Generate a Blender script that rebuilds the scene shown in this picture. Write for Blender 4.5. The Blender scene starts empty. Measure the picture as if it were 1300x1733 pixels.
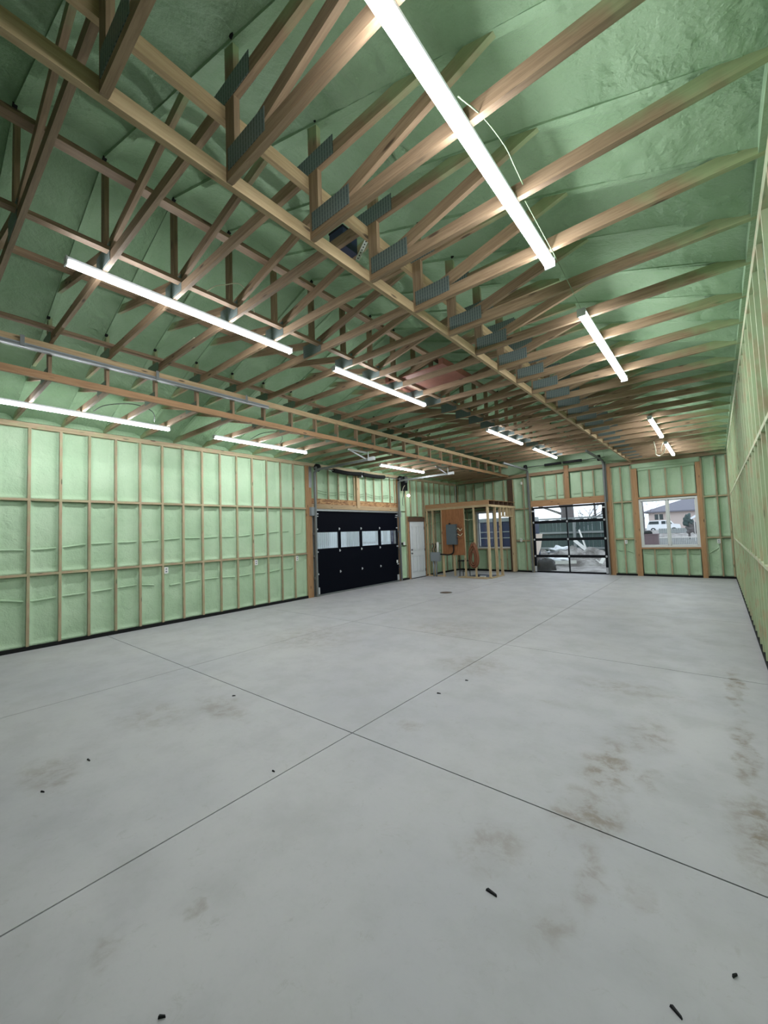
import bpy, math, random
from mathutils import Vector, Matrix, noise

scene = bpy.context.scene
COL = scene.collection
random.seed(7)

# ------------------------------------------------------------------ camera
cam_data = bpy.data.cameras.new('camera')
cam = bpy.data.objects.new('camera', cam_data)
COL.objects.link(cam)
cam_data.sensor_fit = 'HORIZONTAL'
cam_data.sensor_width = 36.0
cam_data.lens = 682.485 / 1300.0 * 36.0
cam_data.clip_start = 0.05
cam_data.clip_end = 400
cam.matrix_world = Matrix((
    (0.7704118, 0.0623166, 0.6344938, 0.0),
    (0.6365220, -0.0187809, -0.7710299, 0.0),
    (-0.0361316, 0.9978797, -0.0541350, 1.637),
    (0, 0, 0, 1)))
scene.camera = cam

# ------------------------------------------------------------------ world: even overcast sky
SKY_STRENGTH = 2.2
world = bpy.data.worlds.new('overcast_sky')
scene.world = world
world.use_nodes = True
bgn = world.node_tree.nodes['Background']
bgn.inputs[0].default_value = (0.85, 0.92, 1.0, 1)
bgn.inputs[1].default_value = SKY_STRENGTH

# ------------------------------------------------------------------ exposure
TUBE_STRENGTH = 74.0
vs = scene.view_settings
vs.view_transform = 'Standard'
vs.look = 'None'
vs.exposure = 0.0
vs.gamma = 1.0
vs.use_curve_mapping = False
scene.cycles.use_denoising = True
scene.cycles.max_bounces = 10
scene.cycles.diffuse_bounces = 6
scene.cycles.transparent_max_bounces = 12

# ------------------------------------------------------------------ room numbers (metres)
XL, XR, YF, YB = -8.512, 0.332, 15.226, -4.5
HW = 3.565                       # underside of the top plates
PLATE = 3.65                     # underside of the truss chords
ZB1, ZB2 = 2.397, 1.185          # blocking rows
MID = -4.09                      # ridge
RIDGE, SLOPE = 5.17, 0.34        # foam underside
DEPTH = 0.14
STUD = 0.038
TY0, TS = 0.563, 0.6096          # trusses

# ================================================================== materials
def new_mat(name):
    m = bpy.data.materials.new(name)
    m.use_nodes = True
    nt = m.node_tree
    b = nt.nodes['Principled BSDF']
    return m, nt, b

def N(nt, t, **kw):
    n = nt.nodes.new(t)
    for k, v in kw.items():
        setattr(n, k, v)
    return n

def L(nt, a, b):
    nt.links.new(a, b)

def mixc(nt, fac, a, b, blend='MIX'):
    n = N(nt, 'ShaderNodeMix', data_type='RGBA', blend_type=blend)
    for inp, v in ((n.inputs[0], fac), (n.inputs[6], a), (n.inputs[7], b)):
        if hasattr(v, 'links'):
            L(nt, v, inp)
        elif isinstance(v, (int, float)):
            inp.default_value = v
        else:
            inp.default_value = (*v, 1) if len(v) == 3 else v
    return n.outputs[2]

def math_n(nt, op, a, b=None, c=None, clamp=False):
    n = N(nt, 'ShaderNodeMath', operation=op, use_clamp=clamp)
    for i, v in enumerate((a, b, c)):
        if v is None:
            continue
        if hasattr(v, 'links'):
            L(nt, v, n.inputs[i])
        else:
            n.inputs[i].default_value = v
    return n.outputs[0]

def ramp(nt, src, p0, p1, v0=0.0, v1=1.0):
    n = N(nt, 'ShaderNodeMapRange', interpolation_type='SMOOTHSTEP')
    L(nt, src, n.inputs[0])
    n.inputs[1].default_value = p0
    n.inputs[2].default_value = p1
    n.inputs[3].default_value = v0
    n.inputs[4].default_value = v1
    return n.outputs[0]

def noise_t(nt, vec, scale, detail=3, rough=0.55, dist=0.0):
    n = N(nt, 'ShaderNodeTexNoise')
    if vec is not None:
        L(nt, vec, n.inputs['Vector'])
    n.inputs['Scale'].default_value = scale
    n.inputs['Detail'].default_value = detail
    n.inputs['Roughness'].default_value = rough
    n.inputs['Distortion'].default_value = dist
    return n.outputs['Fac']

def bump(nt, b, height, strength, dist=0.01):
    n = N(nt, 'ShaderNodeBump')
    n.inputs['Strength'].default_value = strength
    n.inputs['Distance'].default_value = dist
    L(nt, height, n.inputs['Height'])
    L(nt, n.outputs[0], b.inputs['Normal'])

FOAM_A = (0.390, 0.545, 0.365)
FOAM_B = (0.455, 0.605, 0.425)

def plain(name, col, rough=0.5, metal=0.0, var=0.0, scale=8.0):
    m, nt, b = new_mat(name)
    b.inputs['Roughness'].default_value = rough
    b.inputs['Metallic'].default_value = metal
    tc = N(nt, 'ShaderNodeTexCoord')
    n = noise_t(nt, tc.outputs['Object'], scale, 4)
    v = max(var, 0.06)
    c0 = tuple(x * (1 - v) for x in col)
    c1 = tuple(min(1, x * (1 + v)) for x in col)
    L(nt, mixc(nt, n, c0, c1), b.inputs['Base Color'])
    return m

def wood(name, light, dark, overspray=0.0, wall_green=False, rough=0.7, spray=(0.27, 0.45, 0.22)):
    """Sawn lumber: grain along local X, knots, a little foam overspray."""
    m, nt, b = new_mat(name)
    b.inputs['Roughness'].default_value = rough
    tc = N(nt, 'ShaderNodeTexCoord')
    oi = N(nt, 'ShaderNodeObjectInfo')
    shift = N(nt, 'ShaderNodeVectorMath', operation='ADD')
    sc = N(nt, 'ShaderNodeVectorMath', operation='SCALE')
    cmb = N(nt, 'ShaderNodeCombineXYZ')
    for i in range(3):
        L(nt, oi.outputs['Random'], cmb.inputs[i])
    L(nt, cmb.outputs[0], sc.inputs[0]); sc.inputs[3].default_value = 37.0
    L(nt, tc.outputs['Object'], shift.inputs[0]); L(nt, sc.outputs[0], shift.inputs[1])
    mp = N(nt, 'ShaderNodeMapping'); mp.inputs['Scale'].default_value = (1.6, 26, 26)
    L(nt, shift.outputs[0], mp.inputs['Vector'])
    grain = noise_t(nt, mp.outputs[0], 1.6, 5, 0.65, 0.6)
    col = mixc(nt, ramp(nt, grain, 0.3, 0.72), light, dark)
    # piece to piece variation
    hs = N(nt, 'ShaderNodeHueSaturation')
    L(nt, col, hs.inputs['Color'])
    L(nt, math_n(nt, 'MULTIPLY_ADD', oi.outputs['Random'], 0.34, 0.82), hs.inputs['Value'])
    col = hs.outputs[0]
    # knots
    mk = N(nt, 'ShaderNodeMapping'); mk.inputs['Scale'].default_value = (2.2, 9.0, 9.0)
    L(nt, shift.outputs[0], mk.inputs['Vector'])
    vo = N(nt, 'ShaderNodeTexVoronoi'); vo.inputs['Scale'].default_value = 1.15
    L(nt, mk.outputs[0], vo.inputs['Vector'])
    knot = ramp(nt, vo.outputs['Distance'], 0.07, 0.17, 0.85, 0.0)
    col = mixc(nt, knot, col, (0.055, 0.032, 0.018))
    mot = noise_t(nt, shift.outputs[0], 5.0, 3)
    g = None
    if overspray > 0:
        g = math_n(nt, 'MULTIPLY', ramp(nt, mot, 0.38 if overspray < .5 else .25, 0.72 if overspray < .5 else .58), overspray)
    if wall_green:
        geo = N(nt, 'ShaderNodeNewGeometry')
        sep = N(nt, 'ShaderNodeSeparateXYZ')
        L(nt, geo.outputs['Position'], sep.inputs[0])
        d = math_n(nt, 'ABSOLUTE', math_n(nt, 'ADD', sep.outputs[0], -MID))
        d = math_n(nt, 'ADD', d, math_n(nt, 'MULTIPLY', mot, 0.9))
        hz = ramp(nt, math_n(nt, 'ADD', sep.outputs[2], math_n(nt, 'MULTIPLY', d, SLOPE)), 5.13, 5.30)
        near = math_n(nt, 'MULTIPLY', ramp(nt, d, 4.30, 5.05), 0.6)
        w = math_n(nt, 'MAXIMUM', near, math_n(nt, 'MULTIPLY', hz, 0.55))
        g = w if g is None else math_n(nt, 'MAXIMUM', g, w)
    if g is not None:
        col = mixc(nt, g, col, spray)
    L(nt, col, b.inputs['Base Color'])
    bump(nt, b, grain, 0.25, 0.004)
    return m

def foam(name, a, bcol, rscale=1.0):
    m, nt, b = new_mat(name)
    b.inputs['Roughness'].default_value = 0.62
    b.inputs['Specular IOR Level'].default_value = 0.3
    geo = N(nt, 'ShaderNodeNewGeometry')
    n1 = noise_t(nt, geo.outputs['Position'], 1.7, 3, 0.5)
    n2 = noise_t(nt, geo.outputs['Position'], 38 * rscale, 4, 0.6)
    n3 = noise_t(nt, geo.outputs['Position'], 9 * rscale, 3, 0.55, 0.5)
    col = mixc(nt, ramp(nt, n1, 0.3, 0.7), a, bcol)
    col = mixc(nt, ramp(nt, n2, 0.55, 0.85, 0, 0.35), col, tuple(x * 0.82 for x in a))
    L(nt, col, b.inputs['Base Color'])
    h = math_n(nt, 'ADD', math_n(nt, 'MULTIPLY', n2, 0.45), n3)
    bump(nt, b, h, 0.85, 0.018 if rscale == 1.0 else 0.032)
    return m

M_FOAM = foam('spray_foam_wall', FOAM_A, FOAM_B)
M_FOAMR = foam('spray_foam_roof_shaded', (0.225, 0.355, 0.210), (0.280, 0.412, 0.260), 0.7)  # same foam as the walls, ceiling shade put into a darker base colour
M_STUD = wood('stud_lumber', (0.43, 0.335, 0.22), (0.30, 0.215, 0.13), 0.3)
M_STUDG = wood('stud_lumber_oversprayed', (0.52, 0.43, 0.29), (0.40, 0.32, 0.20), 0.8, spray=(0.42, 0.53, 0.34))
M_TRUSS = wood('truss_lumber', (0.325, 0.225, 0.138), (0.205, 0.132, 0.076), 0.0, True)
M_BRACE = wood('brace_lumber', (0.51, 0.375, 0.22), (0.37, 0.255, 0.135), 0.0)
M_JAMB = wood('jamb_lumber', (0.43, 0.25, 0.125), (0.31, 0.17, 0.08), 0.0)
M_CLOSET = wood('fresh_lumber', (0.52, 0.41, 0.25), (0.40, 0.29, 0.16), 0.0)
M_BLACK = plain('matte_black', (0.012, 0.013, 0.013), 0.8)
M_DOORBLK = plain('navy_black_door_steel', (0.0015, 0.0025, 0.0065), 0.6, 0.0, 0.1)
M_DOORBLK.node_tree.nodes['Principled BSDF'].inputs['Specular IOR Level'].default_value = 0.06
M_FRAMEBLK = plain('black_aluminium', (0.006, 0.007, 0.010), 0.4)
M_GALV = plain('galvanised_steel', (0.36, 0.38, 0.39), 0.4, 0.85, 0.2, 14)
M_GALVD = plain('dull_track_steel', (0.17, 0.185, 0.185), 0.5, 0.4, 0.2, 10)
M_HINGE = plain('hinge_zinc', (0.55, 0.57, 0.60), 0.4, 0.4, 0.1)
M_WHITE = plain('white_paint', (0.62, 0.65, 0.68), 0.45, 0, 0.04)
M_PLASTIC = plain('white_plastic', (0.75, 0.77, 0.75), 0.4)
M_PANEL = plain('grey_enamel', (0.085, 0.11, 0.125), 0.45)
M_METER = plain('light_grey_enamel', (0.22, 0.25, 0.27), 0.45)
M_DARKBR = plain('dark_brown_trim', (0.085, 0.05, 0.03), 0.6, 0, 0.25)
M_CABLE = plain('orange_brown_cable', (0.20, 0.075, 0.035), 0.55)
M_WIRE = plain('cream_wire', (0.60, 0.58, 0.42), 0.5)
M_WIREG = plain('green_dusted_wire', (0.17, 0.24, 0.14), 0.7)
M_MOTOR = plain('black_plastic', (0.015, 0.016, 0.018), 0.5)
M_VINYL = plain('white_vinyl', (0.66, 0.68, 0.68), 0.4)
M_NAVY = plain('navy_paint', (0.018, 0.028, 0.075), 0.45)
M_REDPLY = plain('red_brown_plywood', (0.22, 0.085, 0.055), 0.65, 0, 0.25, 6)
M_FENCE = plain('weathered_dark_fence', (0.055, 0.085, 0.088), 0.8, 0, 0.3, 3)
M_FENCEL = plain('weathered_grey_fence', (0.26, 0.28, 0.28), 0.8, 0, 0.2, 3)
M_BARK = plain('bark', (0.13, 0.115, 0.12), 0.9, 0, 0.3, 6)
M_ROOFSH = plain('grey_shingles', (0.17, 0.165, 0.20), 0.85, 0, 0.15, 20)
M_STUCCO = plain('pinkish_stucco', (0.56, 0.46, 0.43), 0.85, 0, 0.05)
M_GLASSD = plain('dark_window_glass', (0.02, 0.03, 0.04), 0.15)
M_CAR = plain('white_car_paint', (0.80, 0.81, 0.84), 0.3)
M_TYRE = plain('tyre_rubber', (0.015, 0.015, 0.016), 0.8)
M_BIN = plain('brown_bin_paint', (0.13, 0.085, 0.095), 0.6)
M_PINKB = plain('pale_pink_board', (0.66, 0.52, 0.46), 0.7)
M_PALE = plain('pale_timber', (0.62, 0.60, 0.57), 0.7, 0, 0.15, 4)
M_TARP = plain('white_tarp', (0.82, 0.83, 0.88), 0.6)
for _m in (M_BLACK, M_FRAMEBLK, M_MOTOR):
    _m.node_tree.nodes['Principled BSDF'].inputs['Specular IOR Level'].default_value = 0.15

def make_osb():
    m, nt, b = new_mat('osb_strand_board')
    b.inputs['Roughness'].default_value = 0.75
    tc = N(nt, 'ShaderNodeTexCoord')
    mp = N(nt, 'ShaderNodeMapping'); mp.inputs['Scale'].default_value = (12, 40, 30)
    L(nt, tc.outputs['Object'], mp.inputs['Vector'])
    vo = N(nt, 'ShaderNodeTexVoronoi'); vo.inputs['Scale'].default_value = 1.0
    L(nt, mp.outputs[0], vo.inputs['Vector'])
    n = N(nt, 'ShaderNodeSeparateColor'); L(nt, vo.outputs['Color'], n.inputs[0])
    L(nt, mixc(nt, n.outputs[0], (0.20, 0.095, 0.04), (0.46, 0.27, 0.12)), b.inputs['Base Color'])
    return m
M_OSB = make_osb()

def make_plywood():
    m, nt, b = new_mat('orange_plywood')
    b.inputs['Roughness'].default_value = 0.6
    tc = N(nt, 'ShaderNodeTexCoord')
    mp = N(nt, 'ShaderNodeMapping'); mp.inputs['Scale'].default_value = (2, 14, 14)
    L(nt, tc.outputs['Object'], mp.inputs['Vector'])
    n = noise_t(nt, mp.outputs[0], 1.5, 4, 0.6, 1.2)
    L(nt, mixc(nt, ramp(nt, n, 0.3, 0.7), (0.31, 0.13, 0.048), (0.215, 0.083, 0.028)), b.inputs['Base Color'])
    return m
M_PLY = make_plywood()

def make_gusset(name, base, slot):
    """Pressed steel nail plate: rows of punched slots."""
    m, nt, b = new_mat(name)
    b.inputs['Roughness'].default_value = 0.5
    b.inputs['Metallic'].default_value = 0.35
    tc = N(nt, 'ShaderNodeTexCoord')
    sp = N(nt, 'ShaderNodeSeparateXYZ'); L(nt, tc.outputs['Object'], sp.inputs[0])
    sx = math_n(nt, 'SINE', math_n(nt, 'MULTIPLY', sp.outputs[0], 2 * math.pi / 0.0255))
    rows = math_n(nt, 'SINE', math_n(nt, 'MULTIPLY', sp.outputs[1], 2 * math.pi / 0.032))
    s = math_n(nt, 'MULTIPLY', ramp(nt, sx, 0.1, 0.6), ramp(nt, rows, -0.9, -0.4, 0.55, 1.0))
    L(nt, mixc(nt, s, base, slot), b.inputs['Base Color'])
    bump(nt, b, s, -0.5, 0.003)
    return m
M_GUSS = make_gusset('nail_plate_steel', (0.19, 0.235, 0.23), (0.085, 0.12, 0.12))
M_GUSSG = make_gusset('nail_plate_oversprayed', (0.13, 0.19, 0.135), (0.07, 0.11, 0.075))

def make_emit(name, col, s):
    m, nt, b = new_mat(name)
    nt.nodes.remove(b)
    e = N(nt, 'ShaderNodeEmission')
    e.inputs[0].default_value = (*col, 1)
    e.inputs[1].default_value = s
    L(nt, e.outputs[0], nt.nodes['Material Output'].inputs[0])
    return m
M_TUBE = make_emit('lit_led_diffuser', (0.955, 0.965, 1.0), TUBE_STRENGTH)
M_BULB = make_emit('lit_bulb', (1.0, 0.98, 0.9), 30.0)

def make_glass(name, tint=(1, 1, 1), refl=0.06):
    m, nt, b = new_mat(name)
    nt.nodes.remove(b)
    t = N(nt, 'ShaderNodeBsdfTransparent'); t.inputs[0].default_value = (*tint, 1)
    g = N(nt, 'ShaderNodeBsdfGlossy'); g.inputs['Roughness'].default_value = 0.02
    mx = N(nt, 'ShaderNodeMixShader'); mx.inputs[0].default_value = refl
    L(nt, t.outputs[0], mx.inputs[1]); L(nt, g.outputs[0], mx.inputs[2])
    L(nt, mx.outputs[0], nt.nodes['Material Output'].inputs[0])
    return m
M_GLASS = make_glass('clear_glass', (0.93, 0.96, 0.97))

def make_concrete():
    m, nt, b = new_mat('broom_finished_concrete')
    geo = N(nt, 'ShaderNodeNewGeometry')
    pos = geo.outputs['Position']
    n_big = noise_t(nt, pos, 0.45, 4, 0.6)
    n_mid = noise_t(nt, pos, 2.2, 5, 0.65, 0.0)
    n_fine = noise_t(nt, pos, 30, 4, 0.6)
    col = mixc(nt, ramp(nt, n_big, 0.3, 0.7), (0.395, 0.395, 0.425), (0.455, 0.45, 0.465))
    col = mixc(nt, ramp(nt, n_mid, 0.42, 0.72, 0, 0.34), col, (0.325, 0.325, 0.325))
    col = mixc(nt, ramp(nt, n_fine, 0.5, 0.9, 0, 0.22), col, (0.31, 0.31, 0.315))
    n_str = noise_t(nt, pos, 11, 6, 0.75, 1.0)
    col = mixc(nt, ramp(nt, n_str, 0.56, 0.74, 0, 0.40), col, (0.30, 0.29, 0.27))
    # mud and boot marks with a shape of their own (x, y, half-size x, half-size y, strength)
    spots = [(-0.68, 3.15, .16, .42, .9), (-0.68, 2.55, .18, .28, .85), (-0.36, 2.10, .08, .12, .95),
             (0.04, 5.3, .06, .75, .95), (0.06, 3.9, .075, .6, 1.0), (0.12, 2.9, .19, .45, .95),
             (-0.56, 2.12, .07, .25, .6), (-0.62, 1.80, .10, .16, .5), (-1.02, 2.0, .16, .22, .5),
             (-0.43, 3.1, .07, .14, .6), (-0.5, 3.75, .16, .35, .65), (-3.80, .74, .35, .18, .55),
             (-3.82, 2.05, .5, .18, .5), (-2.0, .6, .10, .06, .5), (-1.93, .86, .05, .04, .5),
             (-1.27, 3.96, .15, .10, .5), (-2.4, 4.5, .5, .35, .45), (-2.12, 2.8, .12, .10, .55),
             (-5.2, 4.4, .9, .8, .42), (-3.6, 6.0, .9, .7, .40), (-0.8, 4.7, .6, .22, .45), (-4.2, 1.6, .4, .3, .4)]
    warp = N(nt, 'ShaderNodeTexNoise'); L(nt, pos, warp.inputs['Vector'])
    warp.inputs['Scale'].default_value = 5.0; warp.inputs['Detail'].default_value = 4
    wv = N(nt, 'ShaderNodeVectorMath', operation='MULTIPLY_ADD')
    L(nt, warp.outputs['Color'], wv.inputs[0]); wv.inputs[1].default_value = (.3, .3, 0)
    L(nt, pos, wv.inputs[2])
    tot = None
    for x, y, rx, ry, s in spots:
        mp = N(nt, 'ShaderNodeVectorMath', operation='SUBTRACT')
        L(nt, wv.outputs[0], mp.inputs[0]); mp.inputs[1].default_value = (x + .15, y + .15, 0)
        dv = N(nt, 'ShaderNodeVectorMath', operation='MULTIPLY')
        L(nt, mp.outputs[0], dv.inputs[0]); dv.inputs[1].default_value = (1 / rx, 1 / ry, 0)
        ln = N(nt, 'ShaderNodeVectorMath', operation='LENGTH'); L(nt, dv.outputs[0], ln.inputs[0])
        v = ramp(nt, ln.outputs['Value'], 0.35, 1.25, s, 0.0)
        tot = v if tot is None else math_n(nt, 'MAXIMUM', tot, v)
    patch = ramp(nt, noise_t(nt, pos, 7.0, 5, 0.7, 0.3), 0.42, 0.66, 0.0, 1.0)
    fac = math_n(nt, 'MULTIPLY', tot, math_n(nt, 'MULTIPLY_ADD', patch, 0.75, 0.2))
    col = mixc(nt, fac, col, (0.22, 0.185, 0.145))
    L(nt, col, b.inputs['Base Color'])
    L(nt, ramp(nt, n_mid, 0.3, 0.7, 0.42, 0.62), b.inputs['Roughness'])
    b.inputs['Specular IOR Level'].default_value = 0.35
    bump(nt, b, n_fine, 0.12, 0.004)
    return m
M_CONC = make_concrete()

def make_ground():
    m, nt, b = new_mat('muddy_ground')
    b.inputs['Roughness'].default_value = 0.9
    geo = N(nt, 'ShaderNodeNewGeometry')
    n = noise_t(nt, geo.outputs['Position'], 1.5, 6, 0.7)
    L(nt, mixc(nt, ramp(nt, n, 0.35, 0.65), (0.11, 0.095, 0.09), (0.36, 0.34, 0.33)), b.inputs['Base Color'])
    bump(nt, b, n, 0.6, 0.1)
    return m
M_GROUND = make_ground()

# ================================================================== object helpers
WM = {}

def link(o, parent=None, mw=None):
    COL.objects.link(o)
    mw = mw or Matrix.Identity(4)
    WM[o.name] = mw.copy()
    o.matrix_basis = mw
    if parent is not None:
        o.parent = parent
        o.matrix_parent_inverse = WM[parent.name].inverted()
    return o

def tag(o, label, cat, group=None, kind=None):
    o['label'] = label
    o['category'] = cat
    if group:
        o['group'] = group
    if kind:
        o['kind'] = kind
    return o

def thing(name, loc, label, cat, group=None, kind=None):
    o = bpy.data.objects.new(name, None)
    o.empty_display_size = 0.1
    link(o, None, Matrix.Translation(Vector(loc)))
    return tag(o, label, cat, group, kind)

MESH = {}

def box_mesh(lx, ly, lz):
    key = (round(lx, 4), round(ly, 4), round(lz, 4))
    if key not in MESH:
        x, y, z = lx / 2, ly / 2, lz / 2
        v = [(-x, -y, -z), (x, -y, -z), (x, y, -z), (-x, y, -z), (-x, -y, z), (x, -y, z), (x, y, z), (-x, y, z)]
        f = [(0, 3, 2, 1), (4, 5, 6, 7), (0, 1, 5, 4), (1, 2, 6, 5), (2, 3, 7, 6), (3, 0, 4, 7)]
        me = bpy.data.meshes.new('box')
        me.from_pydata(v, [], f)
        MESH[key] = me
    return MESH[key]

MATMESH = {}

def mesh_with(me, mat):
    key = (me.name, mat.name)
    if key not in MATMESH:
        if len(me.materials) == 0:
            me.materials.append(mat)
            MATMESH[key] = me
        else:
            c = me.copy()
            c.materials.clear()
            c.materials.append(mat)
            MATMESH[key] = c
    return MATMESH[key]

def obj(name, me, mat, parent=None, mw=None):
    o = bpy.data.objects.new(name, mesh_with(me, mat))
    return link(o, parent, mw)

def abox(name, lo, hi, mat, parent=None):
    """Axis-aligned board; local X runs along its longest side so the grain does too."""
    lo, hi = Vector(lo), Vector(hi)
    d = hi - lo
    c = (lo + hi) / 2
    ax = max(range(3), key=lambda i: d[i])
    if ax == 0:
        rot = Matrix.Identity(3); s = (d[0], d[1], d[2])
    elif ax == 1:
        rot = Matrix(((0, -1, 0), (1, 0, 0), (0, 0, 1))); s = (d[1], d[0], d[2])
    else:
        rot = Matrix(((0, 0, -1), (0, 1, 0), (1, 0, 0))); s = (d[2], d[1], d[0])
    mw = Matrix.Translation(c) @ rot.to_4x4()
    return obj(name, box_mesh(*s), mat, parent, mw)

def board(name, p0, p1, up, w, t, mat, parent=None):
    """Board from p0 to p1: width w across, thickness t along up."""
    p0, p1 = Vector(p0), Vector(p1)
    x = (p1 - p0); l = x.length; x.normalize()
    u = Vector(up); u = (u - x * u.dot(x)).normalized()
    y = u.cross(x)
    rot = Matrix((x, y, u)).transposed()
    return obj(name, box_mesh(l, w, t), mat, parent, Matrix.Translation((p0 + p1) / 2) @ rot.to_4x4())

def raw(name, verts, faces, mat, parent=None, smooth=False, mw=None):
    me = bpy.data.meshes.new(name)
    me.from_pydata(verts, [], faces)
    if smooth:
        for p in me.polygons:
            p.use_smooth = True
    me.materials.append(mat)
    o = bpy.data.objects.new(name, me)
    return link(o, parent, mw)

def boxes_geo(bl):
    v, f = [], []
    for lo, hi in bl:
        n = len(v)
        (x0, y0, z0), (x1, y1, z1) = lo, hi
        v += [(x0, y0, z0), (x1, y0, z0), (x1, y1, z0), (x0, y1, z0), (x0, y0, z1), (x1, y0, z1), (x1, y1, z1), (x0, y1, z1)]
        f += [tuple(n + i for i in q) for q in ((0, 3, 2, 1), (4, 5, 6, 7), (0, 1, 5, 4), (1, 2, 6, 5), (2, 3, 7, 6), (3, 0, 4, 7))]
    return v, f

def boxes(name, bl, mat, parent=None):
    return raw(name, *boxes_geo(bl), mat, parent)

def catmull(pts, sub=6):
    P = [Vector(p) for p in pts]
    if len(P) < 3:
        return P
    out = []
    for i in range(len(P) - 1):
        p0 = P[max(i - 1, 0)]; p1 = P[i]; p2 = P[i + 1]; p3 = P[min(i + 2, len(P) - 1)]
        for k in range(sub):
            t = k / sub
            out.append(0.5 * ((2 * p1) + (p2 - p0) * t + (2 * p0 - 5 * p1 + 4 * p2 - p3) * t * t + (3 * p1 - p0 - 3 * p2 + p3) * t ** 3))
    out.append(P[-1])
    return out

def tube_geo(pts, r, seg=8, radii=None):
    v, f = [], []
    n = len(pts)
    up = Vector((0, 0, 1))
    prev = None
    for i, p in enumerate(pts):
        t = (pts[min(i + 1, n - 1)] - pts[max(i - 1, 0)]).normalized()
        if prev is None:
            a = up if abs(t.z) < 0.9 else Vector((1, 0, 0))
            u = t.cross(a).normalized()
        else:
            u = (prev - t * prev.dot(t)).normalized()
        prev = u
        w = t.cross(u)
        rr = radii[i] if radii else r
        for k in range(seg):
            a = 2 * math.pi * k / seg
            v.append(tuple(p + (u * math.cos(a) + w * math.sin(a)) * rr))
    for i in range(n - 1):
        for k in range(seg):
            a = i * seg + k; b_ = i * seg + (k + 1) % seg
            f.append((a, b_, b_ + seg, a + seg))
    f.append(tuple(range(seg - 1, -1, -1)))
    f.append(tuple((n - 1) * seg + k for k in range(seg)))
    return v, f

def tube(name, pts, r, mat, parent=None, seg=8, sub=6, radii=None):
    pp = catmull(pts, sub) if sub > 1 else [Vector(p) for p in pts]
    v, f = tube_geo(pp, r, seg, radii)
    return raw(name, v, f, mat, parent, True)

def cyl(name, p0, p1, r, mat, parent=None, seg=14):
    return tube(name, [p0, p1], r, mat, parent, seg, 1)

def copy_tree(o, delta):
    c = o.copy()
    COL.objects.link(c)
    c.location = o.location + Vector(delta)
    for ch in [x for x in bpy.data.objects if x.parent == o]:
        k = ch.copy()
        COL.objects.link(k)
        inv = ch.matrix_parent_inverse.copy()
        k.parent = c
        k.matrix_parent_inverse = inv
    return c

# ------------------------------------------------------------------ foam cells
FOAMC = {}

def foam_mesh(w, h, seed, rec=0.092, edge=0.034, res=0.028):
    """Sprayed foam filling a stud bay: room side is local +Y, edges climb the lumber."""
    key = (round(w, 3), round(h, 3), seed, rec, edge)
    if key in FOAMC:
        return FOAMC[key]
    nu = max(6, int(w / res)); nv = max(4, int(h / (res * 1.15)))
    v, f = [], []
    for j in range(nv + 1):
        for i in range(nu + 1):
            u = i / nu; t = j / nv
            x = (u - .5) * w; z = (t - .5) * h
            du = min(u, 1 - u) * w
            db = t * h; dt = (1 - t) * h
            fe = math.exp(-(du / 0.028) ** 2)
            fb = math.exp(-(db / 0.035) ** 2) * .9
            ft = math.exp(-(dt / 0.02) ** 2) * .12
            e = max(fe, fb, ft)
            p = Vector((x * 3.1, z * 2.6, seed * 9.7))
            n1 = noise.noise(p) * 0.010
            p2 = Vector((x * 14, z * 11, seed * 5.1))
            n2 = noise.noise(p2) * 0.009 * (.5 + max(0, noise.noise(Vector((x * 2, z * 1.5, seed * 4.4)))) * 1.6)
            p3 = Vector((x * 9, z * 45, seed * 2.3))
            rip = noise.noise(p3) * 0.010 * math.exp(-((w / 2 - x) / 0.09) ** 2)
            y = -(rec * (1 - e) + edge * e) + (n1 + n2) * (1 - .5 * e) + rip
            v.append((x, y, z))
    for j in range(nv):
        for i in range(nu):
            a = j * (nu + 1) + i
            f.append((a + 1, a, a + nu + 1, a + nu + 2))
    # close the body towards the sheathing
    base = len(v)
    yb = -0.125
    v += [(-w / 2, yb, -h / 2), (w / 2, yb, -h / 2), (w / 2, yb, h / 2), (-w / 2, yb, h / 2)]
    row = lambda j: [j * (nu + 1) + i for i in range(nu + 1)]
    colm = lambda i: [j * (nu + 1) + i for j in range(nv + 1)]
    f.append(tuple(row(0)) + (base + 1, base))
    f.append(tuple(reversed(row(nv))) + (base + 3, base + 2))
    f.append(tuple(reversed(colm(0))) + (base, base + 3))
    f.append(tuple(colm(nu)) + (base + 2, base + 1))
    f.append((base, base + 1, base + 2, base + 3))
    me = bpy.data.meshes.new('foam')
    me.from_pydata(v, [], f)
    for p in list(me.polygons)[:nu * nv]:
        p.use_smooth = True
    FOAMC[key] = me
    return me

ROT = {'left': -math.pi / 2, 'right': math.pi / 2, 'far': math.pi, 'back': 0.0}
PLANE = {'left': XL, 'right': XR, 'far': YF, 'back': YB}
SEED = [0]

def W(side, a, z, out=0.0):
    """Point on a wall: a = distance along it, out = into the room."""
    if side == 'left': return Vector((XL + out, a, z))
    if side == 'right': return Vector((XR - out, a, z))
    if side == 'far': return Vector((a, YF - out, z))
    return Vector((a, YB + out, z))

def wall_foam(side, a0, a1, z0, z1, parent, rec=0.092):
    if a1 - a0 < 0.05 or z1 - z0 < 0.06:
        return
    SEED[0] = (SEED[0] + 1) % 5
    me = foam_mesh(round(a1 - a0, 2), round(z1 - z0, 2), SEED[0], rec, res=0.028 if side in ('left', 'right') else 0.05)
    c = W(side, (a0 + a1) / 2, (z0 + z1) / 2)
    sx = (a1 - a0) / round(a1 - a0, 2); sz = (z1 - z0) / round(z1 - z0, 2)
    mw = Matrix.Translation(c) @ Matrix.Rotation(ROT[side], 4, 'Z') @ Matrix.Diagonal((sx, 1, sz, 1))
    return obj('foam_panel', me, M_FOAM, parent, mw)

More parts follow.
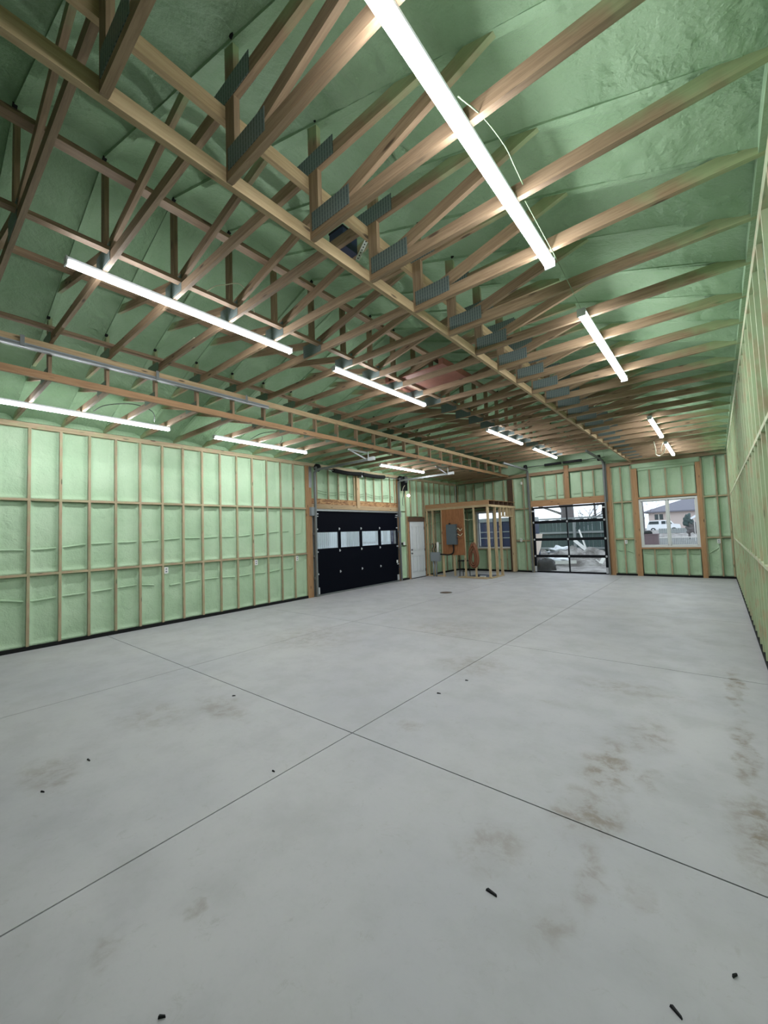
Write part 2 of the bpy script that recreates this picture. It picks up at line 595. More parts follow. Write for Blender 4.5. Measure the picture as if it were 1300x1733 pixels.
def wall_board(name, side, a0, a1, z0, z1, mat, parent, out=0.0, depth=DEPTH):
    p, q = W(side, a0, z0, out), W(side, a1, z1, out - depth)
    lo = [min(p[i], q[i]) for i in range(3)]; hi = [max(p[i], q[i]) for i in range(3)]
    return abox(name, lo, hi, mat, parent)

def sheathing(name, side, a0, a1, z0, z1, holes, label):
    """Outer skin of a wall with its openings."""
    A = sorted({a0, a1, *[h[0] for h in holes], *[h[1] for h in holes]})
    Z = sorted({z0, z1, *[h[2] for h in holes], *[h[3] for h in holes]})
    bl = []
    for i in range(len(A) - 1):
        for j in range(len(Z) - 1):
            ca, cz = (A[i] + A[i + 1]) / 2, (Z[j] + Z[j + 1]) / 2
            if any(h[0] < ca < h[1] and h[2] < cz < h[3] for h in holes):
                continue
            p, q = W(side, A[i], Z[j], -DEPTH), W(side, A[i + 1], Z[j + 1], -DEPTH - 0.03)
            bl.append(([min(p[k], q[k]) for k in range(3)], [max(p[k], q[k]) for k in range(3)]))
    o = boxes(name, bl, M_FOAMR)
    return tag(o, label, 'wall', kind='structure')

def regular_bays(side, edges, parent, mat, z_top=HW, rows=True, studs=True):
    """edges: stud centre lines in order; builds studs, blocking and foam between them."""
    for k, a in enumerate(edges):
        if studs:
            wall_board('stud', side, a - STUD / 2, a + STUD / 2, 0.06, z_top, mat, parent)
    for a, b in zip(edges[:-1], edges[1:]):
        lo, hi = a + STUD / 2, b - STUD / 2
        if hi - lo < 0.05:
            continue
        for z in (ZB1, ZB2):
            wall_board('blocking', side, lo, hi, z - STUD / 2, z + STUD / 2, mat, parent)
        zz = [0.06, ZB2 - STUD / 2, ZB2 + STUD / 2, ZB1 - STUD / 2, ZB1 + STUD / 2, z_top]
        for i in (0, 2, 4):
            wall_foam(side, lo, hi, zz[i], zz[i + 1], parent)

# ================================================================== floor
JX = [XL - .15, -5.426, -2.439, XR + .15]
JY = [YB - .15, -3.8, -0.68, 2.444, 5.564, 8.70, 11.82, YF + .2]
floor = boxes('floor', [((JX[0], JY[0], -0.20), (JX[-1], JY[-1], -0.045))], M_BLACK)
tag(floor, 'grey concrete slab floor with sawn joints and mud stains', 'floor', kind='structure')
for i in range(3):
    for j in range(7):
        g = 0.0048
        abox('concrete_slab', (JX[i] + g, JY[j] + g, -0.045), (JX[i + 1] - g, JY[j + 1] - g, 0.0), M_CONC, floor)

# ================================================================== left wall
GD0, GD1, GDH = 7.235, 11.10, 2.40
PD0, PD1, PDH = 11.73, 12.70, 2.06
wl = sheathing('wall_left', 'left', YB - .2, YF + .2, 0.0, 3.9, [(GD0, GD1, 0, GDH), (PD0, PD1, 0, PDH)],
               'long side wall of light green spray foam between pale studs, with the black garage door')
first = 1.365
edges = [first + 0.4064 * k for k in range(-14, 14)]
edges = [YB + 0.02] + [e for e in edges if e > YB + .1]
regular_bays('left', edges, wl, M_STUD)
wall_foam('left', edges[-1] + .019, 7.05, 0.06, ZB2 - .019, wl)
wall_foam('left', edges[-1] + .019, 7.05, ZB2 + .019, ZB1 - .019, wl)
wall_foam('left', edges[-1] + .019, 7.05, ZB1 + .019, HW, wl)
for z in (ZB1, ZB2):
    wall_board('blocking', 'left', edges[-1] + .019, 7.05, z - .019, z + .019, M_STUD, wl)
# jambs of the garage door
wall_board('jamb_board', 'left', 7.05, 7.235, 0.0, HW, M_JAMB, wl, out=0.012)
wall_board('jamb_board', 'left', 11.10, 11.20, 0.0, HW, M_JAMB, wl, out=0.004)
# header and cripple studs over the door
wall_board('header_board', 'left', GD0, GD1, GDH, 2.53, M_BRACE, wl, out=0.012)
wall_board('osb_header', 'left', GD0, GD1, 2.53, 2.685, M_OSB, wl, out=-0.012)
cr = [7.25, 7.446, 7.891, 8.288, 8.669, 8.96, 9.489, 9.887, 10.305, 10.718, 10.971, 11.10]
for a in cr[1:-1]:
    wall_board('cripple_stud', 'left', a - .019, a + .019, 2.685, HW, M_STUD, wl)
wall_board('centre_post', 'left', 9.03, 9.16, 2.46, HW, M_BRACE, wl, out=0.03, depth=0.10)
for a, b in zip(cr[:-1], cr[1:]):
    wall_foam('left', a + .019, b - .019, 2.685, HW, wl, rec=0.10)
# beyond the garage door
bey = [11.22, 11.589, 11.72]
wall_board('stud', 'left', 11.57, 11.608, 0.06, HW, M_STUD, wl)
wall_board('jamb_board', 'left', 11.64, 11.73, 0.0, PDH + .16, M_JAMB, wl, out=0.006)
wall_board('jamb_board', 'left', 12.70, 12.77, 0.0, PDH + .16, M_JAMB, wl, out=0.006)
wall_board('stud', 'left', 12.66, 12.70, PDH + .16, HW, M_STUD, wl)
for z0, z1 in ((0.06, ZB2 - .019), (ZB2 + .019, ZB1 - .019), (ZB1 + .019, HW)):
    wall_foam('left', 11.20, 11.57, z0, z1, wl)
for a, b in ((11.608, 11.877), (11.914, 12.29), (12.328, 12.66)):
    wall_foam('left', a, b, PDH + .17, HW, wl)
for a in (11.895, 12.309):
    wall_board('stud', 'left', a - .019, a + .019, PDH + .16, HW, M_STUD, wl)
e2 = [12.78, 13.143, 13.503, 13.914, 14.302, 14.746, 15.166]
regular_bays('left', e2, wl, M_STUD)
# continuous members
wall_board('top_plate', 'left', YB, YF, HW, HW + .042, M_STUD, wl)
wall_board('top_plate', 'left', YB, YF, HW + .043, PLATE, M_STUD, wl)
wall_board('base_strip', 'left', YB, 7.05, 0.0, 0.06, M_BLACK, wl, out=0.006)  # plain black strip along the foot of the wall
wall_board('base_strip', 'left', 11.20, 11.64, 0.0, 0.05, M_BLACK, wl, out=0.006)
wall_board('base_strip', 'left', 12.77, YF, 0.0, 0.05, M_BLACK, wl, out=0.006)
# foam-covered cables running through the studs
def ridge(pts, r=0.017):
    tube('foam_covered_cable', [(XL - 0.078, y, z) for y, z in pts], r, M_FOAM, wl, 8, 4)
ridge([(0.0, 1.63), (.5, 1.58), (1.03, 1.598), (1.384, 1.585), (1.79, 1.604), (2.167, 1.645), (2.6, 1.655), (2.987, 1.66), (3.4, 1.675), (3.79, 1.70), (4.2, 1.695), (4.61, 1.705), (5.0, 1.70), (5.42, 1.73), (5.8, 1.755), (6.1, 1.79), (6.5, 1.80)])
ridge([(6.62, 1.72), (6.80, 1.72), (6.93, 1.76), (6.97, 1.95), (6.98, 2.30)], 0.011)
ridge([(0.0, .80), (.6, .84), (1.04, .823), (1.373, .762), (1.8, .785), (2.19, .80), (2.6, .82), (2.935, .835), (3.25, .80)])
ridge([(3.55, .76), (3.84, .78), (4.2, .80), (4.612, .80), (5.0, .785), (5.4, .80), (5.8, .80), (6.2, .83), (6.6, .83)])
for i, zz in enumerate((2.83, 2.90)):
    tube('header_wire', [(XL - .06, 7.46 + k * .35, zz + (.03 if k % 3 == 0 else -.015)) for k in range(11)], 0.006, M_WIREG, wl, 6, 4)

# ================================================================== right wall
wr = sheathing('wall_right', 'right', YB - .2, YF + .2, 0.0, 3.9, [],
               'shaded side wall of green foam and close studs running along the frame edge')
edges = [YB + .02] + [3.42 + .4064 * k for k in range(-19, 29)] + [YF - .02]
regular_bays('right', edges, wr, M_STUDG)
wall_board('top_plate', 'right', YB, YF, HW, HW + .042, M_STUDG, wr)
wall_board('top_plate', 'right', YB, YF, HW + .043, PLATE, M_STUDG, wr)
wall_board('base_strip', 'right', YB, YF, 0.0, 0.06, M_BLACK, wr, out=0.004)

# foam packed over the plates at the eaves
wall_board('eave_foam', 'right', YB, YF, PLATE + .001, PLATE + .16, M_FOAMR, wr, out=0.03, depth=.15)
wall_board('eave_foam', 'left', YB, YF, PLATE + .001, PLATE + .16, M_FOAMR, wl, out=0.03, depth=.15)

# ================================================================== back wall (behind the camera)
wb = sheathing('wall_back', 'back', XL - .1, XR + .1, 0.0, 5.4, [], 'green foam end wall behind the viewpoint')
regular_bays('back', [XL + .02 + k * .6085 for k in range(15)], wb, M_STUD)
wall_board('top_plate', 'back', XL, XR, HW, PLATE, M_STUD, wb)

# ================================================================== far wall
GX0, GX1, GH = -5.345, -2.865, 2.44
W1 = (-1.905, -0.405, 0.905, 2.435)
W2 = (-7.62, -6.14, 0.905, 2.40)
wf = sheathing('wall_far', 'far', XL - .1, XR + .1, 0.0, 5.4, [(GX0, GX1, 0, GH), W1, W2],
               'far end wall of green foam with the glass overhead door and the white window')
F = lambda n, a0, a1, z0, z1, m, out=0.0, d=DEPTH: wall_board(n, 'far', a0, a1, z0, z1, m, wf, out, d)
# right of the glass door
F('jamb_board', -2.79, -2.665, 0, HW + .04, M_JAMB, 0.02)
F('jamb_board', -2.865, -2.79, 0, GH, M_JAMB, 0.0)
F('jamb_board', -2.055, -1.905, 0, 3.45, M_JAMB, 0.02)
F('jamb_board', -.405, -.285, 0, 3.45, M_JAMB, 0.02)
regular_bays('far', [-2.646, -2.37, -2.074], wf, M_STUD, HW)
regular_bays('far', [-.266, .054, .305], wf, M_STUD, HW)
# around the window
F('window_header', -1.905, -.405, 2.455, 2.51, M_JAMB, 0.02)
F('window_sill_board', -1.905, -.405, .855, .90, M_JAMB, 0.02)
wx = [-1.905, -1.562, -1.145, -.735, -.405]
for a in wx[1:-1]:
    F('cripple_stud', a - .019, a + .019, 2.51, 3.38, M_STUD)
    F('cripple_stud', a - .019, a + .019, .06, .855, M_STUD)
for a, b in zip(wx[:-1], wx[1:]):
    wall_foam('far', a + .019, b - .019, 2.51, 3.38, wf)
    wall_foam('far', a + .019, b - .019, .06, .855, wf)
wall_foam('far', -2.055, -.285, 3.46, 3.64, wf, rec=.03)
wall_foam('far', -1.905, -.405, 3.38, 3.455, wf, rec=.035)
# glass door surround
F('jamb_board', -5.42, -5.345, 0, HW + .04, M_STUD, 0.02)
F('header_board', GX0, GX1, 2.44, 2.665, M_JAMB, 0.03)
F('centre_post', -4.11, -3.965, 2.665, 3.84, M_JAMB, 0.045, .12)
gx = [-5.345, -4.819, -4.396, -4.13, -3.945, -3.564, -3.185, -2.865]
for a in (-4.819, -4.396, -4.15, -3.564, -3.185):
    F('cripple_stud', a - .019, a + .019, 2.665, HW, M_STUD)
for a, b in zip(gx[:-1], gx[1:]):
    wall_foam('far', a + .019, b - .019, 2.665, HW, wf, .08)
tube('header_wire', [(-5.2 + k * .24, YF + .065, 2.80 + (.02 if k % 2 else 0)) for k in range(10)], .006, M_WIREG, wf, 6, 4)
F('upper_plate', XL, -4.115, HW + .04, 3.72, M_TRUSS, 0.025)
F('upper_plate', -3.96, XR, HW + .04, 3.72, M_TRUSS, 0.025)
# left of the glass door, behind the closet
regular_bays('far', [-6.02, -5.62, -5.44], wf, M_STUD, HW)
F('corner_post', -6.24, -6.06, 0.0, HW, M_DARKBR, 0.01)
for a in (-7.70, -8.05, -8.45):
    F('stud', a - .019, a + .019, .06, HW, M_STUD)
for a, b in ((-8.43, -8.07), (-8.03, -7.72)):
    for z0, z1 in ((.06, ZB2), (ZB2 + .03, ZB1), (ZB1 + .03, HW)):
        wall_foam('far', a, b, z0, z1, wf)
wz = [-7.68, -7.215, -6.829, -6.39, -6.24]
for a in wz[1:-1]:
    F('cripple_stud', a - .019, a + .019, 2.45, HW, M_STUD)
    F('cripple_stud', a - .019, a + .019, .06, .86, M_STUD)
for a, b in zip(wz[:-1], wz[1:]):
    wall_foam('far', a + .019, b - .019, 2.45, HW, wf, .05)
    wall_foam('far', a + .019, b - .019, .06, .86, wf)
F('window_header', -7.68, -6.24, 2.405, 2.45, M_STUD)
F('window_sill_board', -7.68, -6.24, .86, .90, M_STUD)
F('base_strip', XL, GX0 - .08, 0.0, .05, M_BLACK, .006)
F('base_strip', -2.665, XR, 0.0, .05, M_BLACK, .006)
for pts in ([(-1.9, .74), (-1.7, .72), (-1.5, .70), (-1.3, .71), (-1.1, .70), (-.9, .71), (-.7, .72), (-.42, .70)],
            [(-2.62, .86), (-2.5, .80), (-2.38, .82), (-2.25, .78), (-2.1, .72)], [(-.22, .72), (-.12, .80), (-.03, .86), (.03, .95)]):
    tube('foam_covered_cable', [(x, YF + .075, z) for x, z in pts], .015, M_FOAM, wf, 8, 4)
# gable foam above the plates
n = 14
for k in range(n):
    a0 = XL + (XR - XL) * k / n; a1 = XL + (XR - XL) * (k + 1) / n
    t0 = RIDGE + .1 - SLOPE * abs(a0 - MID); t1 = RIDGE + .1 - SLOPE * abs(a1 - MID)
    y0, y1 = YF + .03 + .012 * (k % 2), YF + .12
    v = [(a0, y0, 3.72), (a1, y0, 3.72), (a1, y0, t1), (a0, y0, t0), (a0, y1, 3.72), (a1, y1, 3.72), (a1, y1, t1), (a0, y1, t0)]
    raw('gable_foam', v, [(0, 1, 2, 3), (7, 6, 5, 4), (0, 4, 5, 1), (1, 5, 6, 2), (2, 6, 7, 3), (3, 7, 4, 0)], M_FOAM, wf)

# ================================================================== roof foam
deck = []
def roof_z(x): return RIDGE - SLOPE * abs(x - MID)
v = []
for y in (YB - .2, YF + .2):
    for x in (XL - .4, MID, XR + .4):
        v.append((x, y, roof_z(x) + .13)); v.append((x, y, roof_z(x) + .20))
f = [(0, 2, 8, 6), (2, 4, 10, 8), (1, 7, 9, 3), (3, 9, 11, 5), (0, 1, 3, 2), (2, 3, 5, 4), (6, 8, 9, 7), (8, 10, 11, 9), (0, 6, 7, 1), (4, 5, 11, 10)]
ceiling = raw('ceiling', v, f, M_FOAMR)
tag(ceiling, 'pitched roof underside coated in green spray foam, ceiling shade painted into its colour', 'ceiling', kind='structure')
RB = {}
def roof_bay(side, w, seed):
    key = (side, round(w, 3), seed)
    if key in RB: return RB[key]
    nx, ny = 170, 18
    x1 = XR if side > 0 else XL
    v, f = [], []
    for i in range(nx + 1):
        s = i / nx
        x = MID + (x1 - MID) * s
        for j in range(ny + 1):
            t = j / ny
            y = (t - .5) * w
            d = min(t, 1 - t) * w
            pil = 0.055 * (1 - math.exp(-(d / .07) ** 2))
            q = Vector((x * 1.3, y * 2.2, seed * 7.7))
            nn = noise.noise(q) * .030
            q = Vector((x * 17, y * 6, seed * 3.1))
            rip = noise.noise(q) * .042 * math.exp(-((t - .78) / .15) ** 2) * (0.35 + max(0, noise.noise(Vector((x * .9, seed, 1)))) * 2)
            q = Vector((x * 7, y * 7, seed * 1.7))
            n2 = noise.noise(q) * .007
            zf = roof_z(x) + pil + (nn + n2) * min(1, d / .05 + .2) + rip
            v.append((x, y, max(zf, 3.682 + .25 * n2)))
    for i in range(nx):
        for j in range(ny):
            a = i * (ny + 1) + j
            q = (a, a + 1, a + ny + 2, a + ny + 1)
            f.append(q if side < 0 else q[::-1])
    me = bpy.data.meshes.new('roof_foam')
    me.from_pydata(v, [], f)
    for p in me.polygons: p.use_smooth = True
    RB[key] = me
    return me
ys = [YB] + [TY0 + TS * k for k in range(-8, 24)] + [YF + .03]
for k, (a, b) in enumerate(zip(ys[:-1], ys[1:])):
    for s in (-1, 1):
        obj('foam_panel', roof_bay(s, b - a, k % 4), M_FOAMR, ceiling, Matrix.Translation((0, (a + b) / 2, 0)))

# ================================================================== roof trusses
def ordinal(n):
    w = ['zeroth', 'first', 'second', 'third', 'fourth', 'fifth', 'sixth', 'seventh', 'eighth', 'ninth', 'tenth', 'eleventh',
         'twelfth', 'thirteenth', 'fourteenth', 'fifteenth', 'sixteenth', 'seventeenth', 'eighteenth', 'nineteenth', 'twentieth',
         'twenty-first', 'twenty-second', 'twenty-third', 'twenty-fourth', 'twenty-fifth', 'twenty-sixth']
    return w[n]

PXR, PXL = 2.12, 2.14        # post distance from the ridge line
RC0, RC1 = 4.11, 4.20   # raised chord
def make_truss(y):
    t = thing('roof_truss', (MID, y, PLATE), '', 'truss', 'timber roof trusses with a raised middle')
    T, Wd = .038, .089
    def mem(name, x0, z0, x1, z1, mat=M_TRUSS, w=Wd, dy=0.0, th=T):
        return board(name, (x0, y + dy, z0), (x1, y + dy, z1), (0, 1, 0), w, th, mat, t)
    for s in (1, -1):
        X = lambda d: MID + s * d
        wall = (XR if s > 0 else XL)
        PX = PXR if s > 0 else PXL
        mem('bottom_chord', wall + s * .1, PLATE + .0445, X(PX - .03), PLATE + .0445)
        mem('post', X(PX), PLATE + .002, X(PX), roof_z(X(PX)) + .06, th=.036)
        mem('web', X(.06), 4.27, X(1.66), roof_z(X(1.66)) + .02, th=.034)
        mem('lower_web', X(PX + .06), 3.745, X(3.46), roof_z(X(3.36)) + .035, th=.034)
        mem('top_chord', X(0.0), roof_z(MID) + .020, wall - s * .10, roof_z(wall - s * .10) + .050, M_FOAMR, th=.05)
        for dy in (-.0205, .0205):
            pl = lambda x0, z0, x1, z1, m: board('gusset_plate', (X(x0), y + dy, (z0 + z1) / 2), (X(x1), y + dy, (z0 + z1) / 2), (0, 1, 0), z1 - z0, .003, m, t)
            m_up = M_GUSS if s > 0 else M_GUSSG
            pl(PX - .02, 3.70, PX + .33, 3.83, m_up)
            pl(PX - .17, 4.115, PX + .20, 4.245, m_up)
    for xx, zz_ in ((MID + PXR + .05, roof_z(MID + PXR) - .01), (MID - PXL + .05, roof_z(MID - PXL) - .01), (MID - .01, RIDGE - .035)):
        board('metal_clip', (xx - .012, y - .02, zz_), (xx + .020, y - .02, zz_ + .014), (0, 1, 0), .022, .03, M_BLACK, t)
    mem('raised_chord', MID - 3.02, (RC0 + RC1) / 2, MID + 3.02, (RC0 + RC1) / 2, th=.037)
    mem('king_post', MID - .06, RC1 - .02, MID - .06, RIDGE + .02, th=.036)
    for dy in (-.0205, .0205):
        board('gusset_plate', (MID - .22, y + dy, 4.205), (MID + .14, y + dy, 4.205), (0, 1, 0), .17, .003, M_GUSS, t)
    return t
tr0 = make_truss(TY0)
NT = 24
for k in range(-1, NT):
    t = tr0 if k == 0 else copy_tree(tr0, (0, TS * k, 0))
    nf = NT - k
    if k == -1:
        t['label'] = 'timber roof truss just over the viewpoint, before the one crossing the upper corner'
    elif k < 12:
        t['label'] = 'timber roof truss with steel plates, ' + ordinal(k + 1) + ' counted from the viewpoint end'
    else:
        t['label'] = 'timber roof truss with steel plates, ' + ordinal(nf) + ' from the far glass door wall'

# continuous braces
def brace(name, lo, hi, label, mat=M_BRACE):
    o = abox(name, lo, hi, mat)
    return tag(o, label, 'brace', 'long braces along the trusses')
Y0, Y1 = YB + .05, YF - .05
brace('lateral_brace', (-2.054, Y0, 3.650), (-2.016, Y1, 3.739), 'pale long board along the lower edge of the ceiling step, by the big nail plates')
brace('lateral_brace', (-2.056, Y0, 4.018), (-2.018, Y1, 4.107), 'long board under the raised chords, just above the pale lower board')
brace('lateral_brace', (-3.455, Y0, 4.462), (-3.366, Y1, 4.50), 'flat long board lying on the sloping webs, lamp-aisle side of the ridge', M_TRUSS)
brace('lateral_brace', (-4.02, Y0, 4.203), (-3.95, Y1, 4.239), 'flat long board beside the king posts on the raised chords', M_TRUSS)
brace('lateral_brace', (-5.165, Y0, 4.522), (-5.076, Y1, 4.56), 'flat long board on the sloping webs, garage door side of the ridge', M_TRUSS)
brace('lateral_brace', (-6.02, Y0, 4.203), (-5.93, Y1, 4.239), 'flat long board on the raised chords above the steel strut rail', M_TRUSS)
brace('lateral_brace', (-6.184, Y0, 4.018), (-6.146, Y1, 4.107), 'long upper board of the ladder-like ceiling step over the garage side')
brace('lateral_brace', (-6.184, Y0, 3.650), (-6.146, Y1, 3.739), 'long reddish lower board of the ladder-like ceiling step over the garage side', M_JAMB)

# galvanised strut rail under the upper board
rl = thing('strut_rail', (-6.20, 2.1, 3.95), 'galvanised steel strut rail slung under the upper step board', 'rail')
abox('channel', (-6.145, -.6, 3.962), (-6.100, 4.25, 4.016), M_GALVD, rl)
abox('lip', (-6.0995, -.6, 3.962), (-6.088, 4.25, 3.976), M_GALV, rl)
abox('lip', (-6.0995, -.6, 4.000), (-6.092, 4.25, 4.016), M_METER, rl)
for y in (.9, 2.37, 3.8):
    abox('hanger_strap', (-6.087, y - .02, 3.965), (-6.083, y + .02, 4.10), M_GALVD, rl)

# plywood sheet lying on the raised chords, blue box with its perforated strap
pl_ = thing('plywood_sheet', (-3.7, 5.85, 4.21), 'reddish brown plywood sheet lying on the raised chords above the middle lamps', 'plywood')
abox('sheet', (-4.28, 5.36, 4.241), (-3.12, 6.36, 4.259), M_REDPLY, pl_)
abox('stiffener', (-3.2, 5.36, 4.259), (-3.12, 6.36, 4.34), M_REDPLY, pl_)
abox('stiffener', (-4.28, 5.36, 4.259), (-4.20, 6.36, 4.34), M_REDPLY, pl_)
ob = thing('opener_box', (-2.5, 2.70, 4.2), 'dark blue box with a white perforated strap up in the trusses', 'box')
abox('housing', (-2.56, 2.47, 4.205), (-2.39, 2.655, 4.37), M_NAVY, ob)
abox('lid', (-2.565, 2.465, 4.37), (-2.385, 2.66, 4.385), M_MOTOR, ob)
q0, q1 = Vector((-2.425, 2.69, 4.19)), Vector((-2.350, 2.745, 4.37))
nr = Vector((.66, -.66, -.35)).normalized()
st = board('perforated_strap', q0, q1, nr, .036, .003, M_PLASTIC, ob)
for k in range(7):
    p = q0.lerp(q1, (k + .5) / 7)
    cyl('strap_hole', p - nr * .003, p + nr * .003, .006, M_BLACK, st, 8)

# ================================================================== LED lamps
LAMPW = .070
def lamp(x, y0, y1, ztop, label):
    l = y1 - y0; yc = (y0 + y1) / 2
    t = thing('led_tube_lamp', (x, yc, ztop), label, 'lamp', 'long LED ceiling lamps')
    abox('housing', (x - .031, y0, ztop - .032), (x + .031, y1, ztop - .002), M_WHITE, t)
    # round-bellied diffuser
    v, f = [], []
    seg = 6; zt = ztop - .033; r = LAMPW / 2
    for y in (y0 + .012, y1 - .012):
        for k in range(seg + 1):
            a = math.pi * k / seg
            v.append((x - r * math.cos(a), y, zt - .040 * math.sin(a) ** .7))
    for k in range(seg):
        f.append((k, k + 1, k + seg + 2, k + seg + 1))
    f.append(tuple(range(seg, -1, -1))); f.append(tuple(range(seg + 1, 2 * seg + 2)))
    raw('diffuser', v, f, M_TUBE, t)
    for y in (y0, y1):
        abox('end_cap', (x - r - .002, y - .006, zt - .038), (x + r + .002, y + .006, ztop), M_WHITE, t)
    return t
zr, zc = PLATE, RC0
lamp(-.845, .78, 3.09, zr, 'long lit ceiling lamp cut by the top edge of the picture, over the side aisle')
lamp(-.845, 4.00, 6.24, zr, 'lit ceiling lamp over the side aisle, second along from the viewpoint')
lamp(-.845, 8.90, 11.03, zr, 'lit ceiling lamp over the side aisle, just before the one with the hanging wire loop')
lamp(-.845, 11.96, 14.2, zr, 'lit ceiling lamp with a hanging wire loop, closest to the white window')
lamp(-4.17, .89, 3.26, zc, 'long lit lamp under the raised middle chords, first of that row from the viewpoint')
lamp(-4.17, 4.03, 6.40, zc, 'lit lamp under the raised chords, below the reddish plywood sheet')
lamp(-4.17, 9.13, 11.39, zc, 'lit lamp under the raised chords, third along its row')
lamp(-4.17, 12.32, 14.58, zc, 'lit lamp under the raised chords, closest to the glass door')
lamp(-7.33, .72, 3.04, zr, 'lit lamp above the foam wall, cut by the side edge of the picture')
lamp(-7.33, 3.86, 6.11, zr, 'lit lamp above the foam wall, between the cut-off lamp and the black door')
lamp(-7.33, 8.80, 11.03, zr, 'lit lamp in front of the black garage door springs')

def wire(pts, label, r=.005, mat=M_WIRE, name='lamp_wire'):
    o = tube(name, pts, r, mat, None, 6, 6)
    return tag(o, label, 'wire', 'loose lamp wires')
wire([(-.80, 1.62, 3.645), (-.76, 1.80, 3.66), (-.735, 2.0, 3.65), (-.745, 2.15, 3.66), (-.77, 2.36, 3.70)], 'thin pale wire arching beside the big cut-off aisle lamp', .004, M_WIREG)
wire([(-.79, 2.44, 3.66), (-.80, 3.0, 3.645), (-.815, 3.45, 3.64), (-.845, 4.0, 3.645)], 'thin straight wire linking the two nearest aisle lamps', .003, M_WIREG)
wire([(-1.06, 11.7, 3.64), (-1.08, 12.2, 3.50), (-1.12, 12.7, 3.46), (-1.06, 13.0, 3.46), (-.96, 12.8, 3.50), (-.86, 12.35, 3.63)], 'cream wire loop hanging by the aisle lamp closest to the window', .012)
wire([(-1.0, 12.55, 3.50), (-.96, 12.2, 3.55), (-.88, 11.9, 3.64)], 'short cream wire tail beside the hanging loop', .010)
wire([(-3.90, 2.0, 4.20), (-3.88, 2.08, 4.28), (-3.90, 2.2, 4.36), (-3.86, 2.36, 4.42), (-3.87, 2.5, 4.30), (-3.90, 2.55, 4.20)], 'pale wire loop over the first middle-row lamp', .005)
wire([(-7.25, 1.9, 3.67), (-7.05, 2.0, 3.74), (-6.85, 2.3, 3.78), (-6.9, 2.6, 3.74), (-7.2, 2.75, 3.66)], 'thin dark wire looping over the cut-off wall lamp', .006, M_MOTOR)
wire([(-7.25, 4.6, 3.67), (-7.0, 4.7, 3.76), (-6.85, 4.95, 3.80), (-7.0, 5.2, 3.75), (-7.25, 5.3, 3.66)], 'thin dark wire looping over the second wall lamp', .006, M_MOTOR)
wire([(-5.0, 2.39, 4.225), (-5.3, 2.40, 4.235), (-5.6, 2.395, 4.222), (-5.9, 2.40, 4.24), (-6.15, 2.41, 4.23)], 'cream cable stapled along a raised chord towards the strut rail', .008, M_WIRE)

# ================================================================== black sectional garage door (door_1)
d1 = thing('door_1', (XL, 9.17, 0), 'black sectional garage door with a row of four windows in the foam wall', 'garage door', kind='structure')
DX = XL + .02
S = [0.045, .60, 1.205, 1.83, 2.39]
DY0, DY1 = 7.335, 11.005
WZ0, WZ1 = 1.275, 1.755
WY = [(7.37, 8.205), (8.275, 9.13), (9.19, 10.02), (10.10, 10.965)]
for i in range(4):
    z0, z1 = S[i], S[i + 1]
    if i != 2:
        abox('door_section', (DX - .045, DY0, z0), (DX, DY1, z1), M_DOORBLK, d1)
    else:
        bl = [((DX - .045, DY0, z0), (DX, DY1, WZ0)), ((DX - .045, DY0, WZ1), (DX, DY1, z1))]
        ed = [DY0] + [e for w in WY for e in w] + [DY1]
        for k in range(0, len(ed), 2):
            bl.append(((DX - .045, ed[k], WZ0), (DX, ed[k + 1], WZ1)))
        sec = boxes('door_section', bl, M_DOORBLK, d1)
        for a, b in WY:
            abox('window_pane', (DX - .03, a, WZ0), (DX - .024, b, WZ1), M_GLASS, sec)
            boxes('pane_frame', [((DX - .005, a, WZ0), (DX + .006, b, WZ0 + .015)), ((DX - .005, a, WZ1 - .015), (DX + .006, b, WZ1)),
                                 ((DX - .005, a, WZ0), (DX + .006, a + .015, WZ1)), ((DX - .005, b - .015, WZ0), (DX + .006, b, WZ1))], M_FRAMEBLK, sec)
boxes('weather_strip', [((XL - .13, 7.20, 0), (XL - .028, 7.36, 2.42)), ((XL - .13, 10.985, 0), (XL - .028, 11.14, 2.42)), ((XL - .13, 7.36, 2.37), (XL - .028, 10.985, 2.42))], M_GALVD, d1)
abox('top_strut', (DX, DY0 - .01, 2.335), (DX + .05, DY1 + .01, 2.385), M_GALV, d1)
abox('bottom_seal', (DX - .05, DY0 - .05, 0.005), (DX + .015, DY1 + .03, .042), M_GALVD, d1)
for z in S[1:4]:
    for y in (8.235, 9.165, 10.05):
        h = boxes('hinge', [((DX, y - .018, z - .034), (DX + .010, y + .018, z + .034)), ((DX + .010, y - .028, z - .010), (DX + .022, y + .028, z + .010))], M_HINGE, d1)
    for y, s in ((DY0 + .04, -1), (DY1 - .04, 1)):
        boxes('roller_hinge', [((DX, y - .035, z - .022), (DX + .010, y + .035, z + .022)), ((DX + .010, y - .015, z - .015), (DX + .045, y + .015, z + .015))], M_HINGE, d1)
for y in (DY0 + .05, DY1 - .05):
    boxes('top_bracket', [((DX, y - .04, 2.24), (DX + .04, y + .04, 2.27)), ((DX, y - .06, 2.18), (DX + .02, y + .05, 2.20))], M_HINGE, d1)
    boxes('bottom_bracket', [((DX, y - .045, .06), (DX + .035, y + .03, .24))], M_HINGE, d1)
boxes('warning_label', [((DX, 10.90, .64), (DX + .002, 10.98, .68)), ((DX, 10.90, .69), (DX + .002, 10.98, .73))], M_PLASTIC, d1)
